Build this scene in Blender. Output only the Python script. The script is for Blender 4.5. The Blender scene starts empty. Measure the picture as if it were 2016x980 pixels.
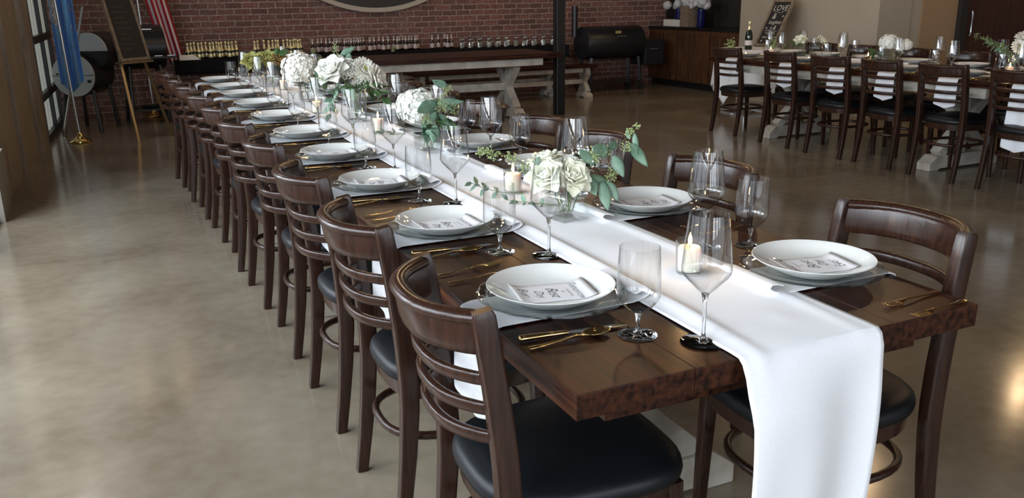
import bpy, bmesh, math, random
from mathutils import Vector, Matrix, Euler
random.seed(7)
PI = math.pi
SC = bpy.context.scene
COL = SC.collection

# ------------------------------------------------------------------ camera
F_PX, PITCH, YAW, ROLL = 1699.27, 0.28679, 0.43033, -0.01457
CAM = Vector((-0.6603, -1.1823, 1.4224))
fw = Vector((math.sin(YAW)*math.cos(PITCH), math.cos(YAW)*math.cos(PITCH), -math.sin(PITCH)))
rt = Vector((math.cos(YAW), -math.sin(YAW), 0)); up = rt.cross(fw)
r2 = rt*math.cos(ROLL) + up*math.sin(ROLL); u2 = -rt*math.sin(ROLL) + up*math.cos(ROLL)
cd = bpy.data.cameras.new('camera'); cam = bpy.data.objects.new('camera', cd); COL.objects.link(cam)
cam.matrix_world = Matrix(((r2.x, u2.x, -fw.x, CAM.x), (r2.y, u2.y, -fw.y, CAM.y), (r2.z, u2.z, -fw.z, CAM.z), (0, 0, 0, 1)))
cd.sensor_width = 36; cd.sensor_fit = 'HORIZONTAL'; cd.lens = F_PX/2016*36; cd.clip_start = .05; cd.clip_end = 100
SC.camera = cam
# ------------------------------------------------------------------ world, lights, exposure
SC.view_settings.view_transform = 'Standard'; SC.view_settings.look = 'None'
SC.view_settings.gamma = 1; SC.view_settings.use_curve_mapping = False
SC.view_settings.exposure = 0.2
SC.cycles.max_bounces = 12; SC.cycles.transparent_max_bounces = 40; SC.cycles.transmission_bounces = 10
SC.cycles.glossy_bounces = 5; SC.cycles.diffuse_bounces = 3; SC.cycles.caustics_reflective = False
SC.cycles.caustics_refractive = False; SC.cycles.sample_clamp_indirect = 4.0
world = bpy.data.worlds.new('daylight'); SC.world = world; world.use_nodes = True
world.node_tree.nodes['Background'].inputs[0].default_value = (.78, .88, 1, 1)
world.node_tree.nodes['Background'].inputs[1].default_value = 1.5
def area(name, loc, target, sx, sy, power, col):
    l = bpy.data.lights.new(name, 'AREA'); l.shape = 'RECTANGLE'; l.size = sx; l.size_y = sy; l.energy = power; l.color = col
    o = bpy.data.objects.new(name, l); COL.objects.link(o); o.location = loc
    o.rotation_euler = (Vector(target)-Vector(loc)).to_track_quat('-Z', 'Z').to_euler(); return o
for wy in (-2.0, .1, 2.2, 4.3):
    area('window_daylight_side', (-2.35, wy, 1.75), (0, wy, 1.75), 1.25, 2.7, 104, (.84, .92, 1))
area('added_back_left_fill', (-1.72, 8.3, 3.7), (1.5, 8.6, 2.0), 4.2, .85, 230, (.85, .92, 1))  # added strip lamp, brightens the back-left brick and floor
for wx in (-.7, .9, 2.5):
    area('window_daylight_front', (wx, -5.35, 1.9), (wx, 0, 1.5), .95, 2.5, 27, (.87, .93, 1))

# ------------------------------------------------------------------ materials
def mat(name, col, rough=.5, metal=0., spec=.5, coat=0., sheen=0., trans=0., emit=None, es=0., ss=0.):
    m = bpy.data.materials.new(name); m.use_nodes = True
    b = m.node_tree.nodes['Principled BSDF']; i = b.inputs
    i['Base Color'].default_value = (*col, 1); i['Roughness'].default_value = rough; i['Metallic'].default_value = metal
    i['Specular IOR Level'].default_value = spec; i['Coat Weight'].default_value = coat; i['Coat Roughness'].default_value = .15
    i['Sheen Weight'].default_value = sheen; i['Transmission Weight'].default_value = trans
    if emit: i['Emission Color'].default_value = (*emit, 1); i['Emission Strength'].default_value = es
    return m
def N(m, t, **k):
    n = m.node_tree.nodes.new(t)
    for a, v in k.items(): setattr(n, a, v)
    return n
def L(m, a, b): m.node_tree.links.new(a, b)
def bsdf(m): return m.node_tree.nodes['Principled BSDF']
def noisy(m, c1, c2, scale=(1, 1, 1), nscale=8., detail=4, lo=.35, hi=.65, bump=0., coord='Object', rough=None, dist=.002):
    tc = N(m, 'ShaderNodeTexCoord'); mp = N(m, 'ShaderNodeMapping'); mp.inputs['Scale'].default_value = scale
    L(m, tc.outputs[coord], mp.inputs['Vector'])
    nz = N(m, 'ShaderNodeTexNoise'); nz.inputs['Scale'].default_value = nscale; nz.inputs['Detail'].default_value = detail
    L(m, mp.outputs[0], nz.inputs['Vector'])
    cr = N(m, 'ShaderNodeValToRGB'); cr.color_ramp.elements[0].position = lo; cr.color_ramp.elements[1].position = hi
    cr.color_ramp.elements[0].color = (*c1, 1); cr.color_ramp.elements[1].color = (*c2, 1)
    L(m, nz.outputs['Fac'], cr.inputs[0]); L(m, cr.outputs[0], bsdf(m).inputs['Base Color'])
    if bump:
        bp = N(m, 'ShaderNodeBump'); bp.inputs['Strength'].default_value = bump; bp.inputs['Distance'].default_value = dist
        L(m, nz.outputs['Fac'], bp.inputs['Height']); L(m, bp.outputs[0], bsdf(m).inputs['Normal'])
    if rough:
        mr = N(m, 'ShaderNodeMapRange'); mr.inputs['To Min'].default_value = rough[0]; mr.inputs['To Max'].default_value = rough[1]
        L(m, nz.outputs['Fac'], mr.inputs['Value']); L(m, mr.outputs[0], bsdf(m).inputs['Roughness'])
    return m
M = {}
M['chair_wood'] = noisy(mat('stained_chair_wood', (.05, .02, .015), .24, spec=.42), (.020, .0085, .0055), (.038, .0155, .009), (40, 40, 3), 3, bump=.03)
M['vinyl'] = mat('black_vinyl', (.004, .005, .007), .42, spec=.32)
M['table_wood'] = noisy(mat('dark_stained_plank', (.05, .02, .012), .3, spec=.16), (.008, .0034, .0026), (.062, .020, .009), (20, .9, 20), 3.0, detail=8, lo=.34, hi=.68, bump=.05, rough=(.26, .40), dist=.0004)
M['white_wood'] = noisy(mat('whitewashed_timber', (.5, .48, .44), .7), (.36, .31, .25), (.56, .52, .46), (3, 3, 3), 3, detail=9, lo=.3, hi=.7, bump=.25)
M['linen'] = noisy(mat('white_linen', (.82, .82, .84), .85, sheen=.2), (.80, .80, .83), (.86, .86, .88), nscale=400, bump=.08)
M['porcelain'] = mat('white_porcelain', (.80, .80, .77), .07, spec=.6)
M['card'] = mat('white_card', (.80, .78, .79), .8)
M['ink'] = mat('black_ink', (.02, .02, .02), .6)
M['gold'] = mat('gold_plate', (.95, .66, .30), .13, metal=1)
M['steel'] = mat('polished_steel', (.75, .74, .72), .12, metal=1)
M['alu'] = mat('brushed_aluminium', (.72, .74, .76), .28, metal=1)
M['brass'] = mat('polished_brass', (.85, .62, .22), .16, metal=1)
M['black_metal'] = mat('black_powder_coat', (.012, .012, .013), .32, spec=.5)
M['black_cloth'] = mat('black_tablecloth', (.006, .006, .007), .9, spec=.2)
M['wax'] = mat('cream_wax', (.9, .83, .68), .5); bsdf(M['wax']).inputs['Subsurface Weight'].default_value = .4
M['flame'] = mat('candle_flame', (1, .6, .2), .5, emit=(1, .62, .25), es=14)
M['bulb'] = mat('warm_bulb', (1, .7, .4), .5, emit=(1, .68, .36), es=30)
M['leaf'] = noisy(mat('eucalyptus_leaf', (.12, .2, .15), .5), (.10, .19, .12), (.22, .34, .25), nscale=14)
M['dark_leaf'] = mat('dark_green_leaf', (.06, .13, .045), .45)
M['seed'] = mat('eucalyptus_seed', (.32, .38, .16), .55)
M['stem'] = mat('green_stem', (.10, .17, .05), .5)
M['white_petal'] = mat('white_petal', (.88, .88, .80), .6); M['white_petal2'] = mat('warm_white_petal', (.88, .86, .77), .6)
M['cream_petal'] = mat('cream_rose_petal', (.86, .86, .70), .6); M['olive_petal'] = mat('olive_rose_petal', (.34, .33, .10), .6)
M['rust_petal'] = mat('bronze_petal', (.30, .17, .05), .6)
M['yellow'] = mat('yellow_centre', (.6, .6, .12), .7)
M['tan'] = noisy(mat('tan_painted_wall', (.38, .32, .24), .85), (.36, .305, .235), (.39, .335, .26), nscale=1.5)
M['lamplit_tan'] = mat('lamplit_tan_wall', (.34, .22, .12), .85)  # tan wall with warm lamplight put into its colour
M['brown_door'] = noisy(mat('brown_door_wood', (.05, .015, .008), .5), (.035, .010, .006), (.06, .018, .010), (12, 12, 1), 2)
M['dark_wall'] = mat('dark_wall', (.02, .016, .013), .7)
M['ceiling'] = mat('ceiling_dark', (.014, .012, .011), .9)
M['cab'] = noisy(mat('walnut_cabinet', (.09, .035, .015), .5), (.045, .018, .008), (.11, .045, .018), (10, 10, 1.2), 3, bump=.1)
M['counter'] = mat('black_counter', (.01, .01, .01), .2)
M['frame_wood'] = noisy(mat('weathered_brown_timber', (.10, .075, .055), .6), (.22, .175, .125), (.38, .31, .235), (12, 12, 1), 2.5, bump=.2)
M['frame_pale'] = mat('pale_grey_timber', (.30, .27, .23), .7)
M['mullion'] = mat('dark_bronze_mullion', (.03, .028, .026), .4)
M['frost'] = mat('frosted_pane', (.42, .44, .40), .5, emit=(.80, .86, .80), es=.17)
M['smoker'] = mat('smoker_black_steel', (.014, .014, .016), .35, spec=.5)
M['pale_steel'] = mat('pale_grey_steel', (.52, .56, .58), .35, metal=.15)
M['tyre'] = mat('black_rubber', (.015, .015, .016), .6)
M['slate'] = mat('chalkboard_slate', (.014, .013, .013), .7)
M['chalk'] = mat('chalk_lettering', (.8, .78, .72), .9)
M['oak'] = noisy(mat('weathered_oak_frame', (.22, .17, .12), .6), (.16, .12, .08), (.26, .20, .14), (6, 6, 6), 4)
M['bronze'] = mat('antique_bronze_metal', (.42, .32, .18), .35, metal=.9)
M['blue_glass'] = mat('cobalt_blue_glass', (.01, .012, .09), .15, spec=.6)
M['paper'] = mat('white_paper', (.72, .68, .62), .8)
M['tissue'] = mat('white_tissue', (.55, .55, .56), .9)
M['gold_foil'] = mat('gold_foil', (.88, .76, .42), .3, metal=.6)
M['green_glass'] = mat('dark_green_bottle', (.008, .016, .008), .08, spec=.6)
M['brown_glass'] = mat('dark_brown_bottle', (.02, .008, .006), .1, spec=.6)
M['silver_cap'] = mat('silver_pink_cap', (.75, .64, .60), .35, metal=.3)
M['bottle_label'] = mat('blush_bottle_label', (.55, .45, .41), .7)
M['badge'] = mat('badge_yellow', (.35, .28, .10), .5)
M['cream_paint'] = mat('cream_painted_rim', (.42, .37, .30), .6)
M['sign_black'] = mat('sign_black_paint', (.02, .017, .016), .5)
M['sign_tan'] = mat('sign_tan_paint', (.16, .13, .10), .6)
M['red'] = mat('flag_red', (.42, .015, .03), .8); M['navy'] = mat('flag_blue', (.02, .03, .14), .8)
M['white_thread'] = mat('white_thread', (.8, .82, .85), .8)
M['bag_film'] = None

def thin_glass(name, tint, refl=.06, edge=.45):
    m = bpy.data.materials.new(name); m.use_nodes = True; nt = m.node_tree; nt.nodes.remove(bsdf(m))
    out = nt.nodes['Material Output']; lw = N(m, 'ShaderNodeLayerWeight'); lw.inputs['Blend'].default_value = .5
    p = N(m, 'ShaderNodeMath', operation='POWER'); p.inputs[1].default_value = 4
    ma = N(m, 'ShaderNodeMath', operation='MULTIPLY_ADD'); ma.inputs[1].default_value = .85; ma.inputs[2].default_value = refl
    L(m, lw.outputs['Facing'], p.inputs[0]); L(m, p.outputs[0], ma.inputs[0])
    p2 = N(m, 'ShaderNodeMath', operation='POWER'); p2.inputs[1].default_value = 5; L(m, lw.outputs['Facing'], p2.inputs[0])
    mx = N(m, 'ShaderNodeMixRGB'); mx.inputs[1].default_value = (*tint, 1); mx.inputs[2].default_value = (*[t*edge for t in tint], 1)
    L(m, p2.outputs[0], mx.inputs[0])
    tr = N(m, 'ShaderNodeBsdfTransparent'); L(m, mx.outputs[0], tr.inputs[0])
    gl = N(m, 'ShaderNodeBsdfGlossy'); gl.inputs['Roughness'].default_value = .015
    ms = N(m, 'ShaderNodeMixShader'); L(m, ma.outputs[0], ms.inputs[0]); L(m, tr.outputs[0], ms.inputs[1]); L(m, gl.outputs[0], ms.inputs[2])
    L(m, ms.outputs[0], out.inputs[0]); return m
M['glass'] = thin_glass('clear_glass', (.994, .996, .996), .058, .74)
M['vase_glass'] = thin_glass('thick_clear_glass', (.975, .985, .98), .04, .5)
M['charger_glass'] = thin_glass('smoky_green_glass', (.95, .975, .97), .05, .6)
M['film'] = thin_glass('clear_film', (.93, .93, .93), .25, .9)
M['filling'] = mat('pale_green_filling', (.60, .60, .40), .6)
g = bpy.data.materials.new('solid_glass'); g.use_nodes = True; i = bsdf(g).inputs
i['Transmission Weight'].default_value = 1; i['Roughness'].default_value = .0; i['IOR'].default_value = 1.5; i['Base Color'].default_value = (1, 1, 1, 1)
M['solid_glass'] = g

# polished concrete floor
m = mat('polished_concrete', (.2, .18, .15), .2, spec=.55)
tc = N(m, 'ShaderNodeTexCoord')
n1 = N(m, 'ShaderNodeTexNoise'); n1.inputs['Scale'].default_value = 1.1; n1.inputs['Detail'].default_value = 6; n1.inputs['Distortion'].default_value = .6
n2 = N(m, 'ShaderNodeTexNoise'); n2.inputs['Scale'].default_value = 14; n2.inputs['Detail'].default_value = 8
L(m, tc.outputs['Object'], n1.inputs['Vector']); L(m, tc.outputs['Object'], n2.inputs['Vector'])
mm = N(m, 'ShaderNodeMath', operation='MULTIPLY_ADD'); mm.inputs[1].default_value = .35; L(m, n2.outputs[0], mm.inputs[0]); L(m, n1.outputs[0], mm.inputs[2])
cr = N(m, 'ShaderNodeValToRGB'); e = cr.color_ramp.elements
e[0].position = .42; e[0].color = (.17, .132, .09, 1); e[1].position = .86; e[1].color = (.30, .255, .19, 1)
L(m, mm.outputs[0], cr.inputs[0]); L(m, cr.outputs[0], bsdf(m).inputs['Base Color'])
mr = N(m, 'ShaderNodeMapRange'); mr.inputs['To Min'].default_value = .08; mr.inputs['To Max'].default_value = .24
L(m, n1.outputs[0], mr.inputs['Value']); L(m, mr.outputs[0], bsdf(m).inputs['Roughness'])
bp = N(m, 'ShaderNodeBump'); bp.inputs['Strength'].default_value = .05; bp.inputs['Distance'].default_value = .002
L(m, n2.outputs[0], bp.inputs['Height']); L(m, bp.outputs[0], bsdf(m).inputs['Normal'])
M['concrete'] = m
# brick
m = mat('old_red_brick', (.1, .04, .03), .85)
tc = N(m, 'ShaderNodeTexCoord'); sp = N(m, 'ShaderNodeSeparateXYZ'); cb = N(m, 'ShaderNodeCombineXYZ')
L(m, tc.outputs['Object'], sp.inputs[0]); L(m, sp.outputs[0], cb.inputs[0]); L(m, sp.outputs[2], cb.inputs[1])
nw = N(m, 'ShaderNodeTexNoise'); nw.inputs['Scale'].default_value = 9; L(m, cb.outputs[0], nw.inputs['Vector'])
vm = N(m, 'ShaderNodeVectorMath', operation='MULTIPLY_ADD'); vm.inputs[1].default_value = (.014, .014, 0)
L(m, nw.outputs['Color'], vm.inputs[0]); L(m, cb.outputs[0], vm.inputs[2])
br = N(m, 'ShaderNodeTexBrick'); br.inputs['Scale'].default_value = 1; br.inputs['Brick Width'].default_value = .213; br.inputs['Row Height'].default_value = .0765
br.inputs['Mortar Size'].default_value = .006; br.inputs['Mortar Smooth'].default_value = .25; br.inputs['Bias'].default_value = -.1
br.inputs['Color1'].default_value = (.22, .098, .078, 1); br.inputs['Color2'].default_value = (.115, .058, .048, 1); br.inputs['Mortar'].default_value = (.36, .30, .26, 1)
L(m, vm.outputs[0], br.inputs['Vector'])
nb = N(m, 'ShaderNodeTexNoise'); nb.inputs['Scale'].default_value = 2.2; nb.inputs['Detail'].default_value = 7; L(m, cb.outputs[0], nb.inputs['Vector'])
rb = N(m, 'ShaderNodeValToRGB'); rb.color_ramp.elements[0].position = .5; rb.color_ramp.elements[1].position = .75
rb.color_ramp.elements[0].color = (0, 0, 0, 1); rb.color_ramp.elements[1].color = (.65, .65, .65, 1); L(m, nb.outputs[0], rb.inputs[0])
mx = N(m, 'ShaderNodeMixRGB'); mx.inputs[2].default_value = (.21, .15, .12, 1); L(m, rb.outputs[0], mx.inputs[0]); L(m, br.outputs['Color'], mx.inputs[1])
nd = N(m, 'ShaderNodeTexNoise'); nd.inputs['Scale'].default_value = 30; nd.inputs['Detail'].default_value = 5; L(m, cb.outputs[0], nd.inputs['Vector'])
md = N(m, 'ShaderNodeMixRGB', blend_type='MULTIPLY'); md.inputs[0].default_value = .75; L(m, mx.outputs[0], md.inputs[1])
rd = N(m, 'ShaderNodeValToRGB'); rd.color_ramp.elements[0].color = (.45, .45, .45, 1); rd.color_ramp.elements[1].color = (1.35, 1.3, 1.3, 1)
rd.color_ramp.elements[0].position = .3; rd.color_ramp.elements[1].position = .7; L(m, nd.outputs[0], rd.inputs[0]); L(m, rd.outputs[0], md.inputs[2])
L(m, md.outputs[0], bsdf(m).inputs['Base Color'])
bp = N(m, 'ShaderNodeBump'); bp.inputs['Strength'].default_value = .7; bp.inputs['Distance'].default_value = .006; bp.invert = True
L(m, br.outputs['Fac'], bp.inputs['Height']); L(m, bp.outputs[0], bsdf(m).inputs['Normal'])
M['brick'] = m
# stripes for the flag, along v of the UV map
m = mat('flag_stripes', (.6, .05, .08), .8)
tc = N(m, 'ShaderNodeTexCoord'); sp = N(m, 'ShaderNodeSeparateXYZ'); L(m, tc.outputs['UV'], sp.inputs[0])
fr = N(m, 'ShaderNodeMath', operation='MULTIPLY'); fr.inputs[1].default_value = 4.5; L(m, sp.outputs[0], fr.inputs[0])
f2 = N(m, 'ShaderNodeMath', operation='FRACT'); L(m, fr.outputs[0], f2.inputs[0])
f3 = N(m, 'ShaderNodeMath', operation='GREATER_THAN'); f3.inputs[1].default_value = .5; L(m, f2.outputs[0], f3.inputs[0])
mx = N(m, 'ShaderNodeMixRGB'); mx.inputs[1].default_value = (.42, .012, .03, 1); mx.inputs[2].default_value = (.72, .68, .70, 1)
L(m, f3.outputs[0], mx.inputs[0]); L(m, mx.outputs[0], bsdf(m).inputs['Base Color']); M['stripes'] = m
M['blue_flag'] = mat('sky_blue_flag_cloth', (.14, .42, .86), .55, sheen=.3)

# ------------------------------------------------------------------ mesh helpers
class MB:
    def __init__(s): s.v = []; s.f = []; s.m = []; s.uv = None
    def add(s, vs, fs, mi=0):
        o = len(s.v); s.v += [tuple(v) for v in vs]; s.f += [tuple(a+o for a in f) for f in fs]; s.m += [mi]*len(fs); return s
    def box(s, x0, x1, y0, y1, z0, z1, mi=0, X=None):
        vs = [Vector((x, y, z)) for z in (z0, z1) for y in (y0, y1) for x in (x0, x1)]
        if X: vs = [X @ v for v in vs]
        return s.add(vs, [(0, 2, 3, 1), (4, 5, 7, 6), (0, 1, 5, 4), (2, 6, 7, 3), (0, 4, 6, 2), (1, 3, 7, 5)], mi)
    def bar(s, a, b, w, h, upv=(0, 0, 1), mi=0, w2=None, h2=None):
        a, b = Vector(a), Vector(b); d = (b-a).normalized(); r = d.cross(Vector(upv)).normalized(); u = r.cross(d)
        w2 = w if w2 is None else w2; h2 = h if h2 is None else h2; vs = []
        for p, ww, hh in ((a, w, h), (b, w2, h2)):
            for sx, sy in ((-1, -1), (1, -1), (1, 1), (-1, 1)): vs.append(p + r*sx*ww/2 + u*sy*hh/2)
        return s.add(vs, [(3, 2, 1, 0), (4, 5, 6, 7), (0, 1, 5, 4), (1, 2, 6, 5), (2, 3, 7, 6), (3, 0, 4, 7)], mi)
    def lathe(s, prof, n=24, c=(0, 0, 0), mi=0, rf=None, axis='z', close=False):
        vs = []; c = Vector(c)
        for k, (r, z) in enumerate(prof):
            for i in range(n):
                a = 2*PI*i/n; rr = r*(rf(a, k) if rf else 1)
                p = (rr*math.cos(a), rr*math.sin(a), z)
                if axis == 'x': p = (z, rr*math.cos(a), rr*math.sin(a))
                if axis == 'y': p = (rr*math.cos(a), z, -rr*math.sin(a))
                vs.append(c+Vector(p))
        fs = []
        P = len(prof)
        for k in range(P if close else P-1):
            k2 = (k+1) % P
            for i in range(n):
                j = (i+1) % n; fs.append((k*n+i, k*n+j, k2*n+j, k2*n+i))
        return s.add(vs, fs, mi)
    def sweep(s, pts, ws, hs=None, n=10, upv=(0, 0, 1), mi=0, sq=False, caps=True):
        pts = [Vector(p) for p in pts]; K = len(pts)
        if not hasattr(ws, '__len__'): ws = [ws]*K
        if hs is None: hs = ws
        if not hasattr(hs, '__len__'): hs = [hs]*K
        vs = []
        for k, p in enumerate(pts):
            d = (pts[min(k+1, K-1)]-pts[max(k-1, 0)]).normalized(); uu = Vector(upv)
            r = d.cross(uu)
            if r.length < 1e-4: r = d.cross(Vector((1, 0, 0)))
            r.normalize(); u = r.cross(d)
            for i in range(n):
                a = 2*PI*(i+.5)/n; ca, sa = math.cos(a), math.sin(a)
                if sq:
                    q = .22; ca = math.copysign(abs(ca)**q, ca); sa = math.copysign(abs(sa)**q, sa)
                vs.append(p + r*ca*ws[k]/2 + u*sa*hs[k]/2)
        fs = [(k*n+i, k*n+(i+1) % n, (k+1)*n+(i+1) % n, (k+1)*n+i) for k in range(K-1) for i in range(n)]
        if caps: fs += [tuple(reversed(range(n))), tuple((K-1)*n+i for i in range(n))]
        return s.add(vs, fs, mi)
    def loop(s, pts, w, h, n=8, mi=0, upv=(0, 0, 1)):
        pts = [Vector(p) for p in pts]; K = len(pts); vs = []
        for k, p in enumerate(pts):
            d = (pts[(k+1) % K]-pts[k-1]).normalized(); r = d.cross(Vector(upv)).normalized(); u = r.cross(d)
            for i in range(n):
                a = 2*PI*(i+.5)/n; vs.append(p+r*math.cos(a)*w/2+u*math.sin(a)*h/2)
        return s.add(vs, [(k*n+i, k*n+(i+1) % n, ((k+1) % K)*n+(i+1) % n, ((k+1) % K)*n+i) for k in range(K) for i in range(n)], mi)
    def grid(s, fn, nu, nv, mi=0, uv=False):
        vs = [fn(i/nu, j/nv) for j in range(nv+1) for i in range(nu+1)]
        fs = [(j*(nu+1)+i, j*(nu+1)+i+1, (j+1)*(nu+1)+i+1, (j+1)*(nu+1)+i) for j in range(nv) for i in range(nu)]
        if uv: s.uv = [(i/nu, j/nv) for j in range(nv+1) for i in range(nu+1)]
        return s.add(vs, fs, mi)
    def ball(s, c, r, sub=1, mi=0, sc=(1, 1, 1)):
        vs, fs = ICO[sub]; c = Vector(c)
        return s.add([c+Vector((v.x*r*sc[0], v.y*r*sc[1], v.z*r*sc[2])) for v in vs], fs, mi)
    def xf(s, X, start=0):
        s.v[start:] = [tuple(X @ Vector(v)) for v in s.v[start:]]; return s
    def mesh(s, name, mats, smooth=True, ang=35):
        me = bpy.data.meshes.new(name); me.from_pydata(s.v, [], s.f)
        for m_ in (mats if isinstance(mats, (list, tuple)) else [mats]): me.materials.append(m_)
        me.polygons.foreach_set('material_index', s.m)
        if s.uv:
            ul = me.uv_layers.new(name='UVMap')
            for lp in me.loops: ul.data[lp.index].uv = s.uv[lp.vertex_index]
        bm = bmesh.new(); bm.from_mesh(me); bmesh.ops.recalc_face_normals(bm, faces=bm.faces)
        if smooth:
            for e_ in bm.edges:
                if len(e_.link_faces) == 2 and e_.calc_face_angle(0) > math.radians(ang): e_.smooth = False
            for f_ in bm.faces: f_.smooth = True
        bm.to_mesh(me); bm.free(); me.update(); return me
    def build(s, name, mats, parent=None, smooth=True, bevel=0, solid=0, sub=0, ang=35, **tags):
        me = s.mesh(name, mats, smooth, ang); o = bpy.data.objects.new(name, me); COL.objects.link(o)
        if parent: o.parent = parent
        if solid: q = o.modifiers.new('solid', 'SOLIDIFY'); q.thickness = solid; q.offset = 0
        if sub: q = o.modifiers.new('sub', 'SUBSURF'); q.levels = sub; q.render_levels = sub
        if bevel:
            q = o.modifiers.new('bevel', 'BEVEL'); q.width = bevel; q.segments = 2; q.limit_method = 'ANGLE'; q.angle_limit = .6
        for k, v in tags.items(): o[k] = v
        return o
ICO = {}
for sb in (1, 2, 3):
    b_ = bmesh.new(); bmesh.ops.create_icosphere(b_, subdivisions=sb, radius=1)
    ICO[sb] = ([v.co.copy() for v in b_.verts], [tuple(v.index for v in f.verts) for f in b_.faces]); b_.free()

def tag(o, label, cat, group=None):
    o['label'] = label; o['category'] = cat
    if group: o['group'] = group
    return o
def thing(name, label, cat, loc=(0, 0, 0), rz=0, group=None):
    o = bpy.data.objects.new(name, None); COL.objects.link(o); o.empty_display_size = .05
    o.location = loc; o.rotation_euler = (0, 0, rz); return tag(o, label, cat, group)
KIDS = {}
def kids(o):
    return [c for c in bpy.data.objects if c.parent == o]
def dup(root, loc, rz=0, label=None, group=None, rot=None):
    if root.name not in KIDS: KIDS[root.name] = [(c, kids(c)) for c in kids(root)]
    r = root.copy(); COL.objects.link(r); r.location = loc; r.rotation_euler = rot or (0, 0, rz)
    if label: r['label'] = label
    if group: r['group'] = group
    for c, sub in KIDS[root.name]:
        d = c.copy(); COL.objects.link(d); d.parent = r
        for g_ in sub:
            h = g_.copy(); COL.objects.link(h); h.parent = d
    return r
def place(protos, key, maker, loc, rz, label, cat, group, rot=None):
    """first use moves the prototype itself, later ones copy it"""
    if key not in protos:
        o = maker(label, cat, group); o.location = loc; o.rotation_euler = rot or (0, 0, rz); protos[key] = o
        KIDS[o.name] = [(c, kids(c)) for c in kids(o)]; return o
    return dup(protos[key], loc, rz, label, group, rot)
PR = {}
def struct(mb, name, m_, parent=None, **k):
    o = mb.build(name, m_, parent, **k)
    if not parent: o['kind'] = 'structure'
    return o
def text_mb(lines, mi=0):
    """lines: (string, size, x, y, shear); flat lettering in local XY"""
    mb = MB()
    for (t, size, x, y, sh) in lines:
        c = bpy.data.curves.new('t', 'FONT'); c.body = t; c.size = size; c.shear = sh; c.align_x = 'CENTER'; c.resolution_u = 3; c.offset = -size*.013
        o = bpy.data.objects.new('t', c); me = bpy.data.meshes.new_from_object(o)
        vs = [(v.co.x+x, v.co.y+y+.0006*math.sin(v.co.x*300), 0) for v in me.vertices]
        mb.add(vs, [tuple(p.vertices) for p in me.polygons], mi)
        bpy.data.objects.remove(o); bpy.data.curves.remove(c); bpy.data.meshes.remove(me)
    return mb
def stroke(mb, pts, w, mi=0):
    """flat ribbon in local XY"""
    P = [Vector((p[0], p[1], 0)) for p in pts]; vs = []
    for k, p in enumerate(P):
        d = (P[min(k+1, len(P)-1)]-P[max(k-1, 0)]); d.normalize(); n_ = Vector((-d.y, d.x, 0)); ww = w*(.35+.65*abs(d.y))
        vs += [p+n_*ww/2, p-n_*ww/2]
    return mb.add(vs, [(2*k, 2*k+1, 2*k+3, 2*k+2) for k in range(len(P)-1)], mi)

# ================================================================== SETTING
struct(MB().box(-4, 13, -6, 12.5, -.1, 0), 'floor', M['concrete'], smooth=False)
struct(MB().box(-4, 13, -6, 12.5, 4.6, 4.7), 'ceiling', M['ceiling'], smooth=False)
struct(MB().box(-1.6, 7.66, 10.86, 11.1, 0, 4.6), 'wall_back', M['brick'], smooth=False)
struct(MB().box(7.95, 8.1, 8.45, 11.1, 0, 4.6).box(7.66, 7.95, 10.86, 11.1, 0, 4.6, 0), 'wall_alcove', M['dark_wall'], smooth=False)
struct(MB().box(7.2, 7.95, 6.12, 8.45, 0, 4.6).box(7.2, 7.69, 6.1, 6.12, 0, 4.6), 'wall_right', M['tan'], smooth=False)
struct(MB().box(7.87, 8.44, 6.1, 6.4, 0, 4.6), 'wall_lamplit', M['lamplit_tan'], smooth=False)  # tan wall too, its warm lighting carried by the colour
struct(MB().box(8.44, 8.55, 6.04, 6.4, 0, 4.6), 'trim_1', M['dark_wall'], smooth=False)
o = struct(MB().box(8.55, 10.2, 6.1, 6.2, 0, 2.6), 'door_1', M['brown_door'], smooth=False)
h = MB(); h.sweep([(8.62, 6.04, .88), (8.62, 6.03, .92), (8.62, 6.03, 1.12), (8.62, 6.04, 1.16)], .022); h.bar((8.62, 6.1, .92), (8.62, 6.04, .92), .014, .014); h.bar((8.62, 6.1, 1.12), (8.62, 6.04, 1.12), .014, .014)
h.build('door_handle', M['alu'], o)
struct(MB().box(8.55, 13, 6.1, 6.3, 2.6, 4.6).box(10.2, 13, 6.1, 6.3, 0, 2.6), 'wall_door', M['tan'], smooth=False)
struct(MB().box(7.69, 7.87, 8.3, 8.45, 0, 4.6, 0), 'wall_hall', M['lamplit_tan'], smooth=False)
struct(MB().box(12.9, 13, -6, 6.1, 0, 4.6), 'wall_far_right', M['tan'], smooth=False)
# window wall at the left, in a slightly canted line (x from y)
def lx(y): return -1.43 + (y-5.9)*.0475 if y > 5.9 else -1.43
def lbox(mb, y0, y1, z0, z1, d0, d1, mi=0):   # d = depth behind (negative: into the room)
    vs = [Vector((lx(y)-d, y, z)) for z in (z0, z1) for y in (y0, y1) for d in (d1, d0)]
    return mb.add(vs, [(0, 2, 3, 1), (4, 5, 7, 6), (0, 1, 5, 4), (2, 6, 7, 3), (0, 4, 6, 2), (1, 3, 7, 5)], mi)
w = MB(); lbox(w, 5.9, 7.0, 0, 3.0, .02, .4); lbox(w, 7.35, 8.25, 0, 3.0, .03, .4)
lbox(w, 5.9, 10.86, 3.0, 3.22, .02, .4); lbox(w, 5.9, 10.86, 4.2, 4.6, .02, .4); lbox(w, 5.9, 6.1, 3.2, 4.2, .02, .4); lbox(w, 8.2, 8.35, 3.2, 4.2, .02, .2); lbox(w, 7.0, 7.35, 0, 3.0, .16, .4); lbox(w, 8.25, 8.5, 0, 3.0, .16, .4)  # upper wall left open to let the added strip lamp in
struct(w, 'wall_left', M['frame_wood'], smooth=False)
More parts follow.
